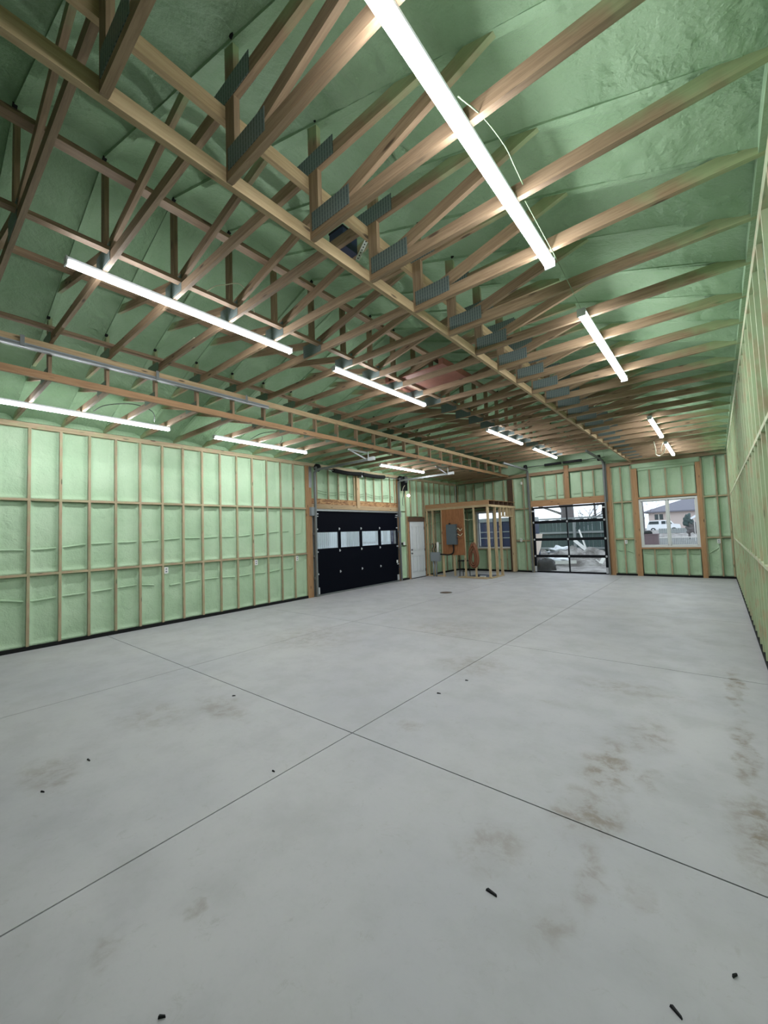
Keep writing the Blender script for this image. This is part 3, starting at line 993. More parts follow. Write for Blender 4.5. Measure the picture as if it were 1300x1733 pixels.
for y in (7.285, 11.055):
    pts = [(DX + .07, y, .02), (DX + .07, y, 1.2), (DX + .08, y, 2.4), (DX + .085, y, 3.28), (DX + .12, y, 3.40), (DX + .25, y, 3.445), (DX + .8, y, 3.45), (-6.28, y, 3.45)]
    pp = [Vector(p) for p in pts]
    for nm, off in (('track', 0), ):
        v, f = [], []
        cp = catmull(pts, 5)
        for i, p in enumerate(cp):
            t = (cp[min(i + 1, len(cp) - 1)] - cp[max(i - 1, 0)]).normalized()
            nrm = Vector((0, 1, 0)).cross(t).normalized()
            for a, b in ((-.028, -.025), (.028, -.025), (.028, .025), (-.028, .025)):
                v.append(tuple(p + nrm * a + Vector((0, b, 0))))
        for i in range(len(cp) - 1):
            for k in range(4):
                f.append((i * 4 + k, i * 4 + (k + 1) % 4, i * 4 + 4 + (k + 1) % 4, i * 4 + 4 + k))
        f += [(3, 2, 1, 0), tuple(len(v) - 4 + k for k in range(4))]
        tk = raw('track', v, f, M_GALVD, d1)
    for z in (.5, 1.1, 1.7):
        boxes('track_bracket', [((XL, y - .04, z - .03), (DX + .05, y + .04, z + .03))], M_GALVD, d1)
abox('flag_bracket', (XL + .012, 7.15, 2.20), (XL + .10, 7.30, 2.43), M_METER, d1)
abox('flag_bracket', (XL + .012, 11.06, 2.20), (XL + .09, 11.17, 2.40), M_METER, d1)
abox('bearing_plate', (XL + .013, 7.15, 2.97), (XL + .018, 7.245, 3.55), M_GALV, d1)
# torsion shaft
SX, SZ = XL + .17, 3.50
cyl('torsion_shaft', (SX, 7.22, SZ), (SX, 11.30, SZ), .014, M_GALVD, d1, 10)
def spring(y0, y1, sag):
    n = 26
    pts, rad = [], []
    for i in range(n * 2 + 1):
        t = i / (n * 2)
        pts.append((SX, y0 + (y1 - y0) * t, SZ - sag * math.sin(t * math.pi)))
        rad.append(.062 if i % 2 else .055)
    tube('torsion_spring', pts, .05, M_BLACK, d1, 12, 1, rad)
spring(7.92, 9.10, .03); spring(9.14, 10.22, .02)
for y in (7.33, 11.09):
    dr = cyl('cable_drum', (SX, y - .04, SZ + .01), (SX, y + .04, SZ + .01), .105, M_MOTOR, d1, 20)
    cyl('drum_hub', (SX, y - .055, SZ + .01), (SX, y - .04, SZ + .01), .04, M_GALVD, dr, 12)
abox('centre_bracket', (XL + .01, 9.09, 3.40), (SX + .02, 9.15, 3.56), M_GALVD, d1)
# hangers holding the track ends
for y0, y1 in ((6.68, 7.30), (10.45, 11.07)):
    boxes('hanger_angle', [((-6.52, y0, 3.615), (-6.48, y1, 3.648))], M_WHITE if y0 < 8 else M_GALV, d1)
    board('hanger_brace', (-6.50, y0 + .05, 3.62), (-6.50, y1, 3.47), (1, 0, 0), .035, .006, M_WHITE if y0 < 8 else M_GALV, d1)
    board('hanger_strap', (-6.44, y1, 3.46), (-6.44, y1, 3.645), (1, 0, 0), .035, .006, M_WHITE, d1)
    boxes('end_stop', [((-6.42, y1 - .05, 3.42), (-6.24, y1 + .03, 3.50))], M_WHITE, d1)
mo = thing('door_opener', (SX, 11.4, 3.15), 'black wall-mounted opener motor at the end of the door shaft', 'opener')
abox('motor_housing', (XL + .03, 11.29, 3.12), (XL + .19, 11.47, 3.62), M_MOTOR, mo)
abox('cover', (XL + .19, 11.31, 3.40), (XL + .22, 11.45, 3.60), M_GALVD, mo)
tube('power_cord', [(XL + .11, 11.38, 3.12), (XL + .09, 11.33, 2.95), (XL + .07, 11.30, 2.78), (XL + .05, 11.34, 2.6)], .008, M_MOTOR, mo, 6)
tube('disconnect_cord', [(XL + .2, 11.30, 3.3), (XL + .16, 11.23, 3.18), (XL + .12, 11.24, 2.9)], .008, M_WIRE, mo, 6)

# white jackshaft rail-like lit conduit is the second track; wall buttons
bt = thing('door_control', (XL, 11.30, 1.27), 'black wall button with a white keypad between garage door and white door', 'control')
abox('button', (XL + .0, 11.22, 1.23), (XL + .03, 11.30, 1.31), M_MOTOR, bt)
abox('keypad', (XL - .02, 11.35, 1.22), (XL + .02, 11.42, 1.34), M_PLASTIC, bt)
bulb = thing('bulb_lamp', (XL, 11.646, 2.97), 'small bare lit bulb on the wall above the white door jamb', 'bulb')
cyl('socket', (XL - .0, 11.646, 2.97), (XL + .05, 11.646, 2.97), .035, M_PLASTIC, bulb)
def sphere(name, c, r, mat, parent=None, sx=1, sy=1, sz=1, nu=12, nv=8, rough=0.0, seed=0):
    v, f = [], []
    for j in range(nv + 1):
        th = math.pi * j / nv
        for i in range(nu):
            ph = 2 * math.pi * i / nu
            d = Vector((math.sin(th) * math.cos(ph), math.sin(th) * math.sin(ph), math.cos(th)))
            k = 1 + (noise.noise(d * 2.3 + Vector((seed, seed * 2, 0))) * rough if rough else 0)
            v.append((c[0] + d.x * r * sx * k, c[1] + d.y * r * sy * k, c[2] + d.z * r * sz * k))
    for j in range(nv):
        for i in range(nu):
            a = j * nu + i; b = j * nu + (i + 1) % nu
            f.append((a, a + nu, b + nu, b))
    return raw(name, v, f, mat, parent, True)
sphere('globe', (XL + .09, 11.646, 2.97), .045, M_BULB, bulb)

# ================================================================== white person door (door_2)
d2 = thing('door_2', (XL, 12.21, 0), 'white panelled entry door beside the unfinished closet', 'door', kind='structure')
px = XL + .0
slab = abox('slab', (px - .045, 11.755, .02), (px, 12.675, 2.04), M_WHITE, d2)
for y0, y1 in ((11.86, 12.16), (12.27, 12.57)):
    for z0, z1 in ((.22, .80), (1.0, 1.88)):
        boxes('raised_panel', [((px - .002, y0 + .04, z0 + .04), (px + .014, y1 - .04, z1 - .04)),
                               ((px - .002, y0, z0), (px + .013, y1, z0 + .018)), ((px - .002, y0, z1 - .018), (px + .013, y1, z1)),
                               ((px - .002, y0, z0), (px + .013, y0 + .018, z1)), ((px - .002, y1 - .018, z0), (px + .013, y1, z1))], M_WHITE, slab)
for z, r in ((.90, .03), (1.03, .026)):
    k = cyl('door_knob' if r == .03 else 'deadbolt', (px, 11.825, z), (px + .05, 11.825, z), r, M_GALVD, slab, 14)
for z in (.25, 1.0, 1.8):
    boxes('door_hinge', [((px, 12.66, z - .05), (px + .012, 12.70, z + .05))], M_MOTOR, d2)
boxes('door_frame', [((px - .06, 11.73, 0), (px + .01, 11.752, 2.06)), ((px - .06, 12.678, 0), (px + .01, 12.70, 2.06))], M_DARKBR, d2)
abox('lintel', (px - .1, 11.66, 2.045), (px + .03, 12.70, 2.20), M_DARKBR, d2)
abox('threshold', (px - .06, 11.75, 0.001), (px + .03, 12.68, .018), M_BLACK, d2)

# ================================================================== glass overhead door (door_3)
d3 = thing('door_3', (-4.1, YF, 0), 'black framed glass overhead door looking onto the yard', 'garage door', kind='structure')
gy0, gy1 = YF - .01, YF + .04
ZR = [0.01, .61, 1.218, 1.85, 2.42]
x0, x1 = GX0 + .005, GX1 - .005
for i in range(4):
    z0, z1 = ZR[i], ZR[i + 1]
    t0 = .06 if i == 0 else .047
    t1 = .065 if i == 3 else .047
    sec = boxes('door_section', [((x0, gy0, z0), (x0 + .09, gy1, z1)), ((x1 - .09, gy0, z0), (x1, gy1, z1)),
                                 ((x0 + .09, gy0, z0), (x1 - .09, gy1, z0 + t0)), ((x0 + .09, gy0, z1 - t1), (x1 - .09, gy1, z1)),
                                 ((-4.13, gy0, z0 + t0), (-4.085, gy1, z1 - t1))], M_FRAMEBLK, d3)
    for a, b in ((x0 + .09, -4.13), (-4.085, x1 - .09)):
        abox('window_pane', (a, YF + .012, z0 + t0), (b, YF + .018, z1 - t1), M_GLASS, sec)
for z in ZR[1:4]:
    for x in (x0 + .05, -4.108, x1 - .05):
        boxes('hinge', [((x - .022, gy0 - .010, z - .034), (x + .022, gy0, z + .034)), ((x - .03, gy0 - .022, z - .012), (x + .03, gy0 - .010, z + .012))], M_HINGE, d3)
for x in (x0 + .05, x1 - .05):
    boxes('bottom_bracket', [((x - .035, gy0 - .02, .04), (x + .035, gy0, .24))], M_HINGE, d3)
    boxes('top_bracket', [((x - .04, gy0 - .03, 2.25), (x + .04, gy0, 2.30))], M_HINGE, d3)
for x in (-5.385, -2.835):
    pts = [(x, YF - .07, .02), (x, YF - .07, 2.0), (x, YF - .075, 3.62), (x, YF - .12, 3.78), (x, YF - .27, 3.84), (x, YF - 1.2, 3.85), (x, 12.9, 3.86)]
    v, f = [], []
    cp = catmull(pts, 5)
    for i, p in enumerate(cp):
        t = (cp[min(i + 1, len(cp) - 1)] - cp[max(i - 1, 0)]).normalized()
        nrm = Vector((1, 0, 0)).cross(t).normalized()
        for a, b in ((-.028, -.025), (.028, -.025), (.028, .025), (-.028, .025)):
            v.append(tuple(p + nrm * a + Vector((b, 0, 0))))
    for i in range(len(cp) - 1):
        for k in range(4):
            f.append((i * 4 + k, i * 4 + (k + 1) % 4, i * 4 + 4 + (k + 1) % 4, i * 4 + 4 + k))
    f += [(3, 2, 1, 0), tuple(len(v) - 4 + k for k in range(4))]
    raw('track', v, f, M_GALVD, d3)
    abox('track_back_plate', (x - .04 + (.03 if x > -4 else -.03), YF - .045, 2.44), (x + .04 + (.03 if x > -4 else -.03), YF - .03, 3.8), M_GALVD, d3)
SY, SZ2 = YF - .18, 3.93
cyl('torsion_shaft', (-5.5, SY, SZ2), (-2.75, SY, SZ2), .013, M_GALVD, d3, 10)
for a, b in ((-4.72, -4.14), (-4.08, -3.46)):
    n_ = 20; pts = []; rad = []
    for i in range(2 * n_ + 1):
        pts.append((a + (b - a) * i / (2 * n_), SY, SZ2)); rad.append(.05 if i % 2 else .044)
    tube('torsion_spring', pts, .05, M_MOTOR, d3, 10, 1, rad)
for x in (-5.42, -2.93):
    cyl('cable_drum', (x - .04, SY, SZ2), (x + .04, SY, SZ2), .10, M_MOTOR, d3, 18)
bx_ = tag(abox('sensor_box', (-5.69, YF - .03, 3.33), (-5.64, YF + .05, 3.43), M_PLASTIC), 'small white sensor box high between studs beside the glass door', 'sensor')
for k, (x, z) in enumerate(((-3.42, 3.66), (-4.12, 3.45))):
    pass

# ================================================================== windows
def window(name, r, label, slider):
    x0, x1, z0, z1 = r
    w = thing(name, ((x0 + x1) / 2, YF, z0), label, 'window', kind='structure')
    ya, yb = YF + .005, YF + .10
    boxes('window_frame', [((x0, ya, z0), (x0 + .055, yb, z1)), ((x1 - .055, ya, z0), (x1, yb, z1)),
                           ((x0 + .055, ya, z0), (x1 - .055, yb, z0 + .055)), ((x0 + .055, ya, z1 - .055), (x1 - .055, yb, z1))], M_VINYL, w)
    xm = (x0 + x1) / 2
    boxes('mullion', [((xm - .028, ya + .02, z0 + .055), (xm + .022, yb - .02, z1 - .055))], M_VINYL, w)
    for a, b, y in ((x0 + .055, xm - .028, YF + .05), (xm + .022, x1 - .055, YF + .062)):
        boxes('sash', [((a, y - .012, z0 + .055), (a + .025, y + .012, z1 - .055)), ((b - .025, y - .012, z0 + .055), (b, y + .012, z1 - .055)),
                       ((a, y - .012, z0 + .055), (b, y + .012, z0 + .08)), ((a, y - .012, z1 - .08), (b, y + .012, z1 - .055))], M_VINYL if slider else M_NAVY, w)
        abox('pane', (a + .025, y - .003, z0 + .08), (b - .025, y + .003, z1 - .08), M_GLASS, w)
    return w
window('window_1', W1, 'white vinyl slider window showing a house and a white vehicle', True)
window('window_2', W2, 'window behind the unfinished closet, looking onto navy panels', False)

# ================================================================== outlet boxes
def outlet(side, a, z, label):
    p = W(side, a, z)
    t = thing('outlet_box', p, label, 'outlet', 'white outlet boxes on the walls')
    lo, hi = W(side, a - .036, z - .062, -.05), W(side, a + .036, z + .062, .012)
    abox('cover_plate', [min(lo[i], hi[i]) for i in range(3)], [max(lo[i], hi[i]) for i in range(3)], M_PLASTIC, t)
    for dz in (-.025, .025):
        lo, hi = W(side, a - .016, z + dz - .014, .010), W(side, a + .016, z + dz + .014, .015)
        abox('socket', [min(lo[i], hi[i]) for i in range(3)], [max(lo[i], hi[i]) for i in range(3)], M_METER, t)
outlet('left', 3.452, 1.07, 'white outlet box on the long foam wall, farthest from the black door')
outlet('left', 5.484, 1.07, 'white outlet box on the long foam wall, middle of its three')
outlet('left', 6.70, 1.08, 'white outlet box on the long foam wall beside the black door jamb')
outlet('far', -2.324, 1.09, 'white outlet box between the glass door and the white window')
outlet('far', .011, 1.075, 'white outlet box near the corner beyond the white window')
outlet('far', -5.80, 1.21, 'white outlet box on the far wall beside the closet frame')

# ================================================================== closet frame
CY, CX = 12.86, -5.99
cf = thing('closet_frame', (-7.2, 13.9, 0), 'unfinished closet of pale bare studs in the far corner', 'frame')
FT = 2.44
def cst(x, y, z0=.04, z1=FT, wx=.038, wy=.089):
    abox('stud', (x - wx / 2, y - wy / 2, z0), (x + wx / 2, y + wy / 2, z1), M_CLOSET, cf)
for x in (-8.47, -8.22, -7.82, -6.93, -6.53):
    cst(x, CY)
cst(-7.38, CY + .03, .04, .82)
cst(CX - .02, CY, wx=.06)
for y in (13.385, 13.81):
    cst(CX, y, wx=.089, wy=.038)
for y in (14.90, 15.05):
    cst(CX, y, wx=.089, wy=.038)
abox('top_plate', (XL, CY - .045, FT), (CX + .045, CY + .045, FT + .075), M_CLOSET, cf)
abox('top_plate', (CX - .045, CY + .046, FT), (CX + .045, YF - .03, FT + .075), M_CLOSET, cf)
abox('rim_joist', (XL, CY - .045, FT + .076), (CX + .045, CY - .007, FT + .215), M_JAMB, cf)
abox('bottom_plate', (-7.10, CY - .045, .0), (CX + .045, CY + .045, .038), M_CLOSET, cf)
abox('bottom_plate', (-8.50, CY - .045, .0), (-7.78, CY + .045, .038), M_CLOSET, cf)
abox('bottom_plate', (CX - .045, CY + .046, .0), (CX + .045, 13.85, .038), M_CLOSET, cf)
abox('door_header', (CX - .045, 13.83, 2.10), (CX + .045, 14.88, 2.14), M_CLOSET, cf)
for y in (14.1, 14.4, 14.65):
    cst(CX, y, 2.14, FT, wx=.089, wy=.038)
for y in (13.3, 13.7, 14.1, 14.5, 14.9):
    abox('ceiling_joist', (XL, y - .019, FT + .076), (CX + .04, y + .019, FT + .214), M_DARKBR, cf)
abox('deck_board', (XL, CY - .04, FT + .2155), (CX + .05, YF - .05, FT + .23), M_OSB, cf)
py = CY - .05
abox('plywood_panel', (-7.80, py - .013, .785), (-6.90, py, 2.44), M_PLY, cf)
for z, y0 in ((2.25, 0), (1.98, 0), (.95, 0)):
    tube('cable_run', [(-8.47, CY, z), (-8.2, CY + .0, z - .03), (-8.0, CY, z + .01), (-7.83, CY, z)], .007, M_WIREG, cf, 6)
tube('cable_run', [(-6.93, CY, 2.06), (-6.8, CY, 2.02), (-6.65, CY, 2.02), (-6.53, CY, 2.04)], .007, M_WIRE, cf, 6)

ep = thing('electrical_panel', (-7.36, py, 1.15), 'dark grey electrical panel on the orange plywood board', 'panel')
abox('cabinet', (-7.57, py - .12, 1.165), (-7.165, py - .013, 1.89), M_PANEL, ep)
abox('cabinet_door', (-7.55, py - .128, 1.19), (-7.185, py - .12, 1.865), M_PANEL, ep)
abox('latch', (-7.21, py - .135, 1.49), (-7.19, py - .128, 1.55), M_GALVD, ep)
cyl('conduit_stub', (-7.45, py - .06, 1.89), (-7.45, py - .06, 1.94), .03, M_MOTOR, ep)
tube('conduit', [(-7.34, py - .06, 1.165), (-7.33, py - .05, 1.0), (-7.36, py - .05, .87), (-7.48, py - .05, .81), (-7.65, py - .05, .80), (-7.90, py - .03, .82)], .024, M_MOTOR, ep, 10)
for k in range(5):
    z = 1.80 - k * .09
    tube('panel_wire', [(-7.165, py - .06, z), (-7.10, py - .07, z + .05 - k * .02), (-7.03, py - .06, z - .06), (-6.96, py - .05, z + .02)], .012, M_WIRE if k % 2 else M_CABLE, ep, 6)
mb = thing('meter_box', (-8.1, CY - .1, 0), 'light grey meter box on a conduit between the closet studs', 'box')
abox('cabinet', (-8.29, CY - .16, .56), (-7.90, CY - .05, .89), M_METER, mb)
abox('cover', (-8.27, CY - .168, .58), (-7.92, CY - .16, .87), M_METER, mb)
cyl('conduit', (-8.21, CY - .09, 0), (-8.21, CY - .09, .56), .028, M_METER, mb)
cyl('conduit', (-8.10, CY - .09, 0), (-8.10, CY - .09, .56), .028, M_METER, mb)
cyl('white_conduit', (-8.0, CY - .09, .89), (-8.0, CY - .09, 1.26), .042, M_PLASTIC, mb)
for x in (-8.22, -8.12):
    tube('wire', [(x, CY - .09, .89), (x - .02, CY - .09, 1.0), (x + .03, CY - .08, 1.12), (x, CY - .07, 1.22)], .013, M_MOTOR, mb, 6)

cc = thing('cable_coil', (-6.57, CY - .08, .3), 'reddish brown cable coil hanging on a closet stud', 'cable')
for k in range(12):
    a = .19 - k * .0125; h = .44 - k * .022; off = (k % 4) * .018
    pts = []
    for i in range(25):
        t = 2 * math.pi * i / 24
        sq = math.sin(t)
        pts.append((-6.57 + a * sq * (1 - .25 * math.cos(t)), CY - .07 - off + .008 * math.sin(3 * t + k), .785 + h * math.cos(t) - k * .006))
    tube('cable_loop', pts, .016, M_CABLE, cc, 6, 1)
cyl('hook', (-6.57, CY - .13, 1.20), (-6.57, CY - .04, 1.20), .01, M_GALVD, cc, 8)

so = thing('stool', (-7.12, 13.1, 0), 'small black metal stool inside the closet frame', 'stool')
abox('seat', (-7.30, 12.98, .55), (-6.96, 13.30, .58), M_MOTOR, so)
for x in (-7.27, -6.99):
    for y in (13.01, 13.27):
        cyl('leg', (x, y, 0), (x + (.02 if x < -7.1 else -.02), y, .55), .013, M_MOTOR, so, 8)
abox('stretcher', (-7.27, 13.0, .2), (-6.99, 13.02, .215), M_MOTOR, so)
abox('stretcher', (-7.27, 13.26, .2), (-6.99, 13.28, .215), M_MOTOR, so)
ofc = tag(board('timber_offcut', (-7.15, 12.72, .02), (-6.02, 12.66, .02), (0, 0, 1), .09, .036, M_CLOSET), 'loose timber offcut on the floor before the closet', 'timber')
jb = thing('floor_mat', (-6.6, 13.4, 0), 'flat dark mat with white scraps on the closet floor', 'mat')
abox('mat', (-7.0, 12.98, .001), (-6.1, 13.9, .012), M_NAVY, jb)
abox('scrap', (-6.5, 13.02, .012), (-6.3, 13.12, .05), M_PLASTIC, jb)
abox('scrap', (-6.75, 13.2, .012), (-6.6, 13.3, .03), M_MOTOR, jb)

# ================================================================== floor bits
dr = thing('floor_drain', (-5.73, 9.46, 0), 'dark round floor drain in the middle of the slab', 'drain')
cyl('drain_rim', (-5.73, 9.46, 0.0), (-5.73, 9.46, .004), .17, M_GALVD, dr, 24)
cyl('grate', (-5.73, 9.46, .004), (-5.73, 9.46, .006), .145, M_DARKBR, dr, 24)
bits = [(-.888, 1.745, .065, -.1, 'dark screw-like scrap lying alone on the open floor'), (-2.506, 1.722, .03, .2, 'small dark crumb beside the long floor joint'),
        (-.052, 1.956, .03, 1.0, 'small dark crumb near the lower corner of the floor'), (-.207, 1.696, .05, -.6, 'dark flake by the bottom edge of the floor'),
        (-4.008, 2.29, .04, .9, 'dark chip near the crossing joint towards the foam wall'), (-3.791, .969, .05, .1, 'dark chip on the muddy patch by the foam wall side'),
        (-2.219, 4.016, .04, .4, 'dark chip midway along the floor, past the joint crossing'), (-2.28, 3.542, .05, .3, 'dark sliver by the joint past the crossing'),
        (-1.58, .617, .03, .8, 'tiny dark crumb at the bottom edge of the picture'), (-3.576, .659, .035, .5, 'dark crumb at the muddy edge of the floor')]
for x, y, s, a, lab in bits:
    s *= .42
    m = Matrix.Translation((x, y, .004)) @ Matrix.Rotation(a, 4, 'Z')
    v = [(-s, -s * .22, -.004), (s, -s * .12, -.004), (s * .9, s * .2, -.004), (-s * .8, s * .25, -.004), (-s * .9, -s * .15, .006), (s * .9, -s * .1, .004), (s * .8, s * .15, .004), (-s * .7, s * .2, .007)]
    o = raw('floor_scrap', v, [(3, 2, 1, 0), (4, 5, 6, 7), (0, 1, 5, 4), (1, 2, 6, 5), (2, 3, 7, 6), (3, 0, 4, 7)], M_MOTOR, None, False, m)
    tag(o, lab, 'scrap', 'scraps on the floor')

# ================================================================== outdoors
# rolling ground
yy = [-30, 14.0, 15.5, 17, 24, 40, 58, 70, 86, 130]
zz = [-.25, -.25, -.14, -.10, -.12, -.5, -.95, -.6, .5, .6]
v = []
for y, z in zip(yy, zz):
    for x in (-90, -30, 40):
        v.append((x, y, z - .001))
f = []
for i in range(len(yy) - 1):
    for k in range(2):
        a = i * 3 + k
        f.append((a, a + 1, a + 4, a + 3))
gr = raw('ground', v, f, M_GROUND)
tag(gr, 'muddy yard ground outside', 'ground', kind='structure')

fn = thing('yard_fence', (-7.5, 24, 0), 'dark weathered board fence behind the glass door', 'fence')
for k in range(46):
    x = -13.0 + k * .205
    abox('fence_board', (x, 24.0, -.1), (x + .195, 24.03, 2.06 + .01 * (k % 3)), M_FENCE, fn)
for z in (.47, 1.34):
    abox('rail', (-13.0, 23.9, z - .05), (-3.57, 23.998, z + .05), M_FENCEL, fn)
abox('cap_rail', (-13.0, 23.88, 2.09), (-3.57, 24.1, 2.18), M_FENCEL, fn)
for x in (-10.6, -8.6, -6.08, -4.0):
    abox('post', (x - .06, 23.77, -.1), (x + .06, 23.879, 2.09), M_FENCEL, fn)

def tree(name, x, y, h, r, label, seed, zb=-.2):
    rnd = random.Random(seed)
    t = thing(name, (x, y, zb), label, 'tree', 'bare trees outside')
    trunk = [(x, y, zb), (x + .1, y, zb + h * .3), (x + .05, y + .1, zb + h * .6), (x - .1, y, zb + h)]
    pp = catmull(trunk, 4)
    vv, ff = tube_geo(pp, r, 8, [r * (1 - .75 * i / (len(pp) - 1)) for i in range(len(pp))])
    raw('trunk', vv, ff, M_BARK, t, True)
    def limb(p, d, l, rr, dep):
        q = p + d * l * .5 + Vector((rnd.uniform(-.1, .1), rnd.uniform(-.1, .1), .06 * l)) * l * .4
        e = p + d * l + Vector((0, 0, .12 * l))
        pts = catmull([p, q, e], 3)
        V, Fc = tube_geo(pts, rr, 5, [rr * (1 - .7 * i / (len(pts) - 1)) for i in range(len(pts))])
        n0 = len(bv); bv.extend(V); bf.extend([tuple(n0 + i for i in q_) for q_ in Fc])
        if dep > 0:
            for _ in range(3):
                s = rnd.uniform(.35, .95)
                b = p.lerp(e, s)
                dd = (d + Vector((rnd.uniform(-.9, .9), rnd.uniform(-.9, .9), rnd.uniform(-.15, .7)))).normalized()
                limb(b, dd, l * rnd.uniform(.45, .7), max(rr * .55, .008), dep - 1)
    for i in range(9):
        bv, bf = [], []
        a = rnd.uniform(0, 6.28)
        s = rnd.uniform(.25, .95)
        p = Vector(pp[int(s * (len(pp) - 1))])
        limb(p, Vector((math.cos(a), math.sin(a), rnd.uniform(.2, .8))).normalized(), h * rnd.uniform(.3, .5), r * .24, 4)
        raw('branch', bv, bf, M_BARK, t, True)
    return t
tree('bare_tree', -8.55, 31.0, 9.0, .42, 'thick bare tree trunk behind the yard fence', 3)
tree('bare_tree', -7.9, 30.0, 7.5, .26, 'slimmer bare tree beside the thick trunk behind the fence', 5)
tree('bare_tree', -7.0, 33.0, 5.5, .13, 'thin bare tree with many branches behind the fence', 8)
tree('bare_tree', -7.0, 58.5, 9.0, .13, 'bare tree at the side of the window view', 11, -1.0)

# rubble in the yard
def mound(name, x, y, rx, ry, h, mat, label, seed, zb=-.12):
    v, f = [], []
    n = 26
    for j in range(n + 1):
        for i in range(n + 1):
            u, w = i / n * 2 - 1, j / n * 2 - 1
            d = math.sqrt(u * u + w * w)
            k = max(0, 1 - d * d)
            q = Vector((u * 3.5, w * 3.5, seed))
            z = k * h * (1 + noise.noise(q) * .7) + abs(noise.noise(q * 3.1)) * .16 * min(1, k * 3)
            v.append((x + u * rx, y + w * ry, zb + (z if d < 1 else -.03)))
    for j in range(n):
        for i in range(n):
            a = j * (n + 1) + i
            f.append((a, a + 1, a + n + 2, a + n + 1))
    o = raw(name, v, f, mat)
    return tag(o, label, 'mound')
mound('rubble_mound', -5.2, 20.6, 2.0, 1.3, .62, M_GROUND, 'muddy rubble heap beyond the lower panes of the glass door', 2)
mound('rubble_mound', -8.1, 21.6, 1.5, 1.0, .75, M_GROUND, 'smaller rubble heap by the fence with white sheets on it', 6)
def yard_plank(p0, p1, w, t, mat, label):
    o = board('yard_plank', p0, p1, (0, -1, .3), w, t, mat)
    tag(o, label, 'plank', 'planks in the yard')
# direction helper: point seen at (xd, zd) on the far wall plane, built at depth y
def out(xd, zd, y):
    s = y / YF
    return Vector((xd * s, y, 1.637 + (zd - 1.637) * s))
yard_plank(out(-3.90, 1.17, 22.6), out(-3.36, .66, 21.0), .16, .05, M_PALE, 'white plank leaning diagonally on the fence')
yard_plank(out(-3.73, 1.53, 23.5), out(-3.55, .9, 22.8), .08, .04, M_PALE, 'thin pale batten leaning upright on the fence')
yard_plank(out(-4.78, .36, 18.6), out(-3.88, .41, 18.8), .14, .05, M_PALE, 'white plank lying across the rubble')
yard_plank(out(-3.02, .55, 19.5), out(-3.12, .36, 19.2), .14, .05, M_PALE, 'short pale post stub by the rubble')
yard_plank(out(-3.35, .58, 20.2), out(-3.10, .38, 19.4), .06, .04, M_PALE, 'short batten lying on the rubble edge')
pb = raw('leaning_board', [tuple(out(-5.25, 1.43, 19.0)), tuple(out(-5.0, 1.43, 19.0)), tuple(out(-5.08, .95, 18.6)), tuple(out(-5.20, .62, 18.3)), tuple(out(-5.3, .62, 18.3))]
         + [tuple(Vector(p) + Vector((0, .03, 0))) for p in (out(-5.25, 1.43, 19.0), out(-5.0, 1.43, 19.0), out(-5.08, .95, 18.6), out(-5.20, .62, 18.3), out(-5.3, .62, 18.3))],
         [(0, 1, 2, 3, 4), (9, 8, 7, 6, 5), (0, 5, 6, 1), (1, 6, 7, 2), (2, 7, 8, 3), (3, 8, 9, 4), (4, 9, 5, 0)], M_PINKB)
tag(pb, 'pale pink board leaning at the edge of the glass door view', 'board')
for i, (xd, zd, y, sx, sz, lab) in enumerate(((-4.40, .80, 21.2, .55, .20, 'crumpled white sheet on top of the rubble heap'), (-4.62, .45, 19.6, .6, .13, 'white sheet scrap low on the rubble heap'),
                                       (-3.55, .55, 20.4, .4, .14, 'pale crumpled scrap on the muddy heap'))):
    c = out(xd, zd, y)
    o = sphere('crumpled_sheet', c, 1.0, M_TARP, None, sx, .35, sz, 18, 12, .9, i * 3.3)
    tag(o, lab, 'sheet')
tyre_c = out(-4.95, .22, 17.2)
ty = sphere('dark_bag', tyre_c, 1.0, M_MOTOR, None, .42, .3, .33, 18, 12, .35, 4.0)
tag(ty, 'dark bulging sack at the foot of the glass door', 'sack')

# navy trailer behind window_2
tl = thing('navy_trailer', (-8.6, 19, 0), 'navy panelled trailer outside the closet window', 'trailer')
abox('body', (-11.2, 18.6, .25), (-6.9, 20.6, 2.02), M_NAVY, tl)
abox('top_rail', (-11.2, 18.55, 2.02), (-6.9, 20.6, 2.20), M_FENCEL, tl)
for z in (1.24, 1.53):
    abox('stripe', (-11.2, 18.585, z - .025), (-6.9, 18.599, z + .025), M_FENCEL, tl)
for x in (-10.4, -9.5, -9.15, -8.0):
    abox('rib', (x - .03, 18.57, .25), (x + .03, 18.599, 2.02), M_PALE if x == -9.15 else M_NAVY, tl)
for x in (-10.6, -9.7):
    cyl('wheel', (x, 18.7, .2), (x, 18.9, .2), .33, M_TYRE, tl, 16)

# white ribbed fence outside the black door and the dark shed beyond it
v, f = [], []
ny = 220
for i in range(ny + 1):
    y = 8.6 + (14.0 - 8.6) * i / ny
    x = -11.2 + (.025 if (i // 2) % 2 else -.025)
    v += [(x, y, -.2), (x, y, 2.35), (x - .03, y, -.2), (x - .03, y, 2.35)]
for i in range(ny):
    a = i * 4
    f += [(a, a + 4, a + 5, a + 1), (a + 2, a + 3, a + 7, a + 6), (a + 1, a + 5, a + 7, a + 3)]
f += [(0, 1, 3, 2), (ny * 4, ny * 4 + 2, ny * 4 + 3, ny * 4 + 1)]
ribf = thing('ribbed_fence', (-11.2, 11.3, -.2), 'white ribbed metal fence behind the black door windows', 'fence')
raw('ribbed_sheet', v, f, M_TARP, ribf)
abox('rail', (-11.16, 8.6, 1.12), (-11.10, 14.0, 1.18), M_TARP, ribf)
sh = thing('dark_shed', (-11.6, 15.2, -.2), 'dark blue shed wall at the end of the white ribbed fence', 'shed')
abox('wall_panel', (-12.6, 14.05, -.2), (-11.1, 17.0, 2.5), M_NAVY, sh)
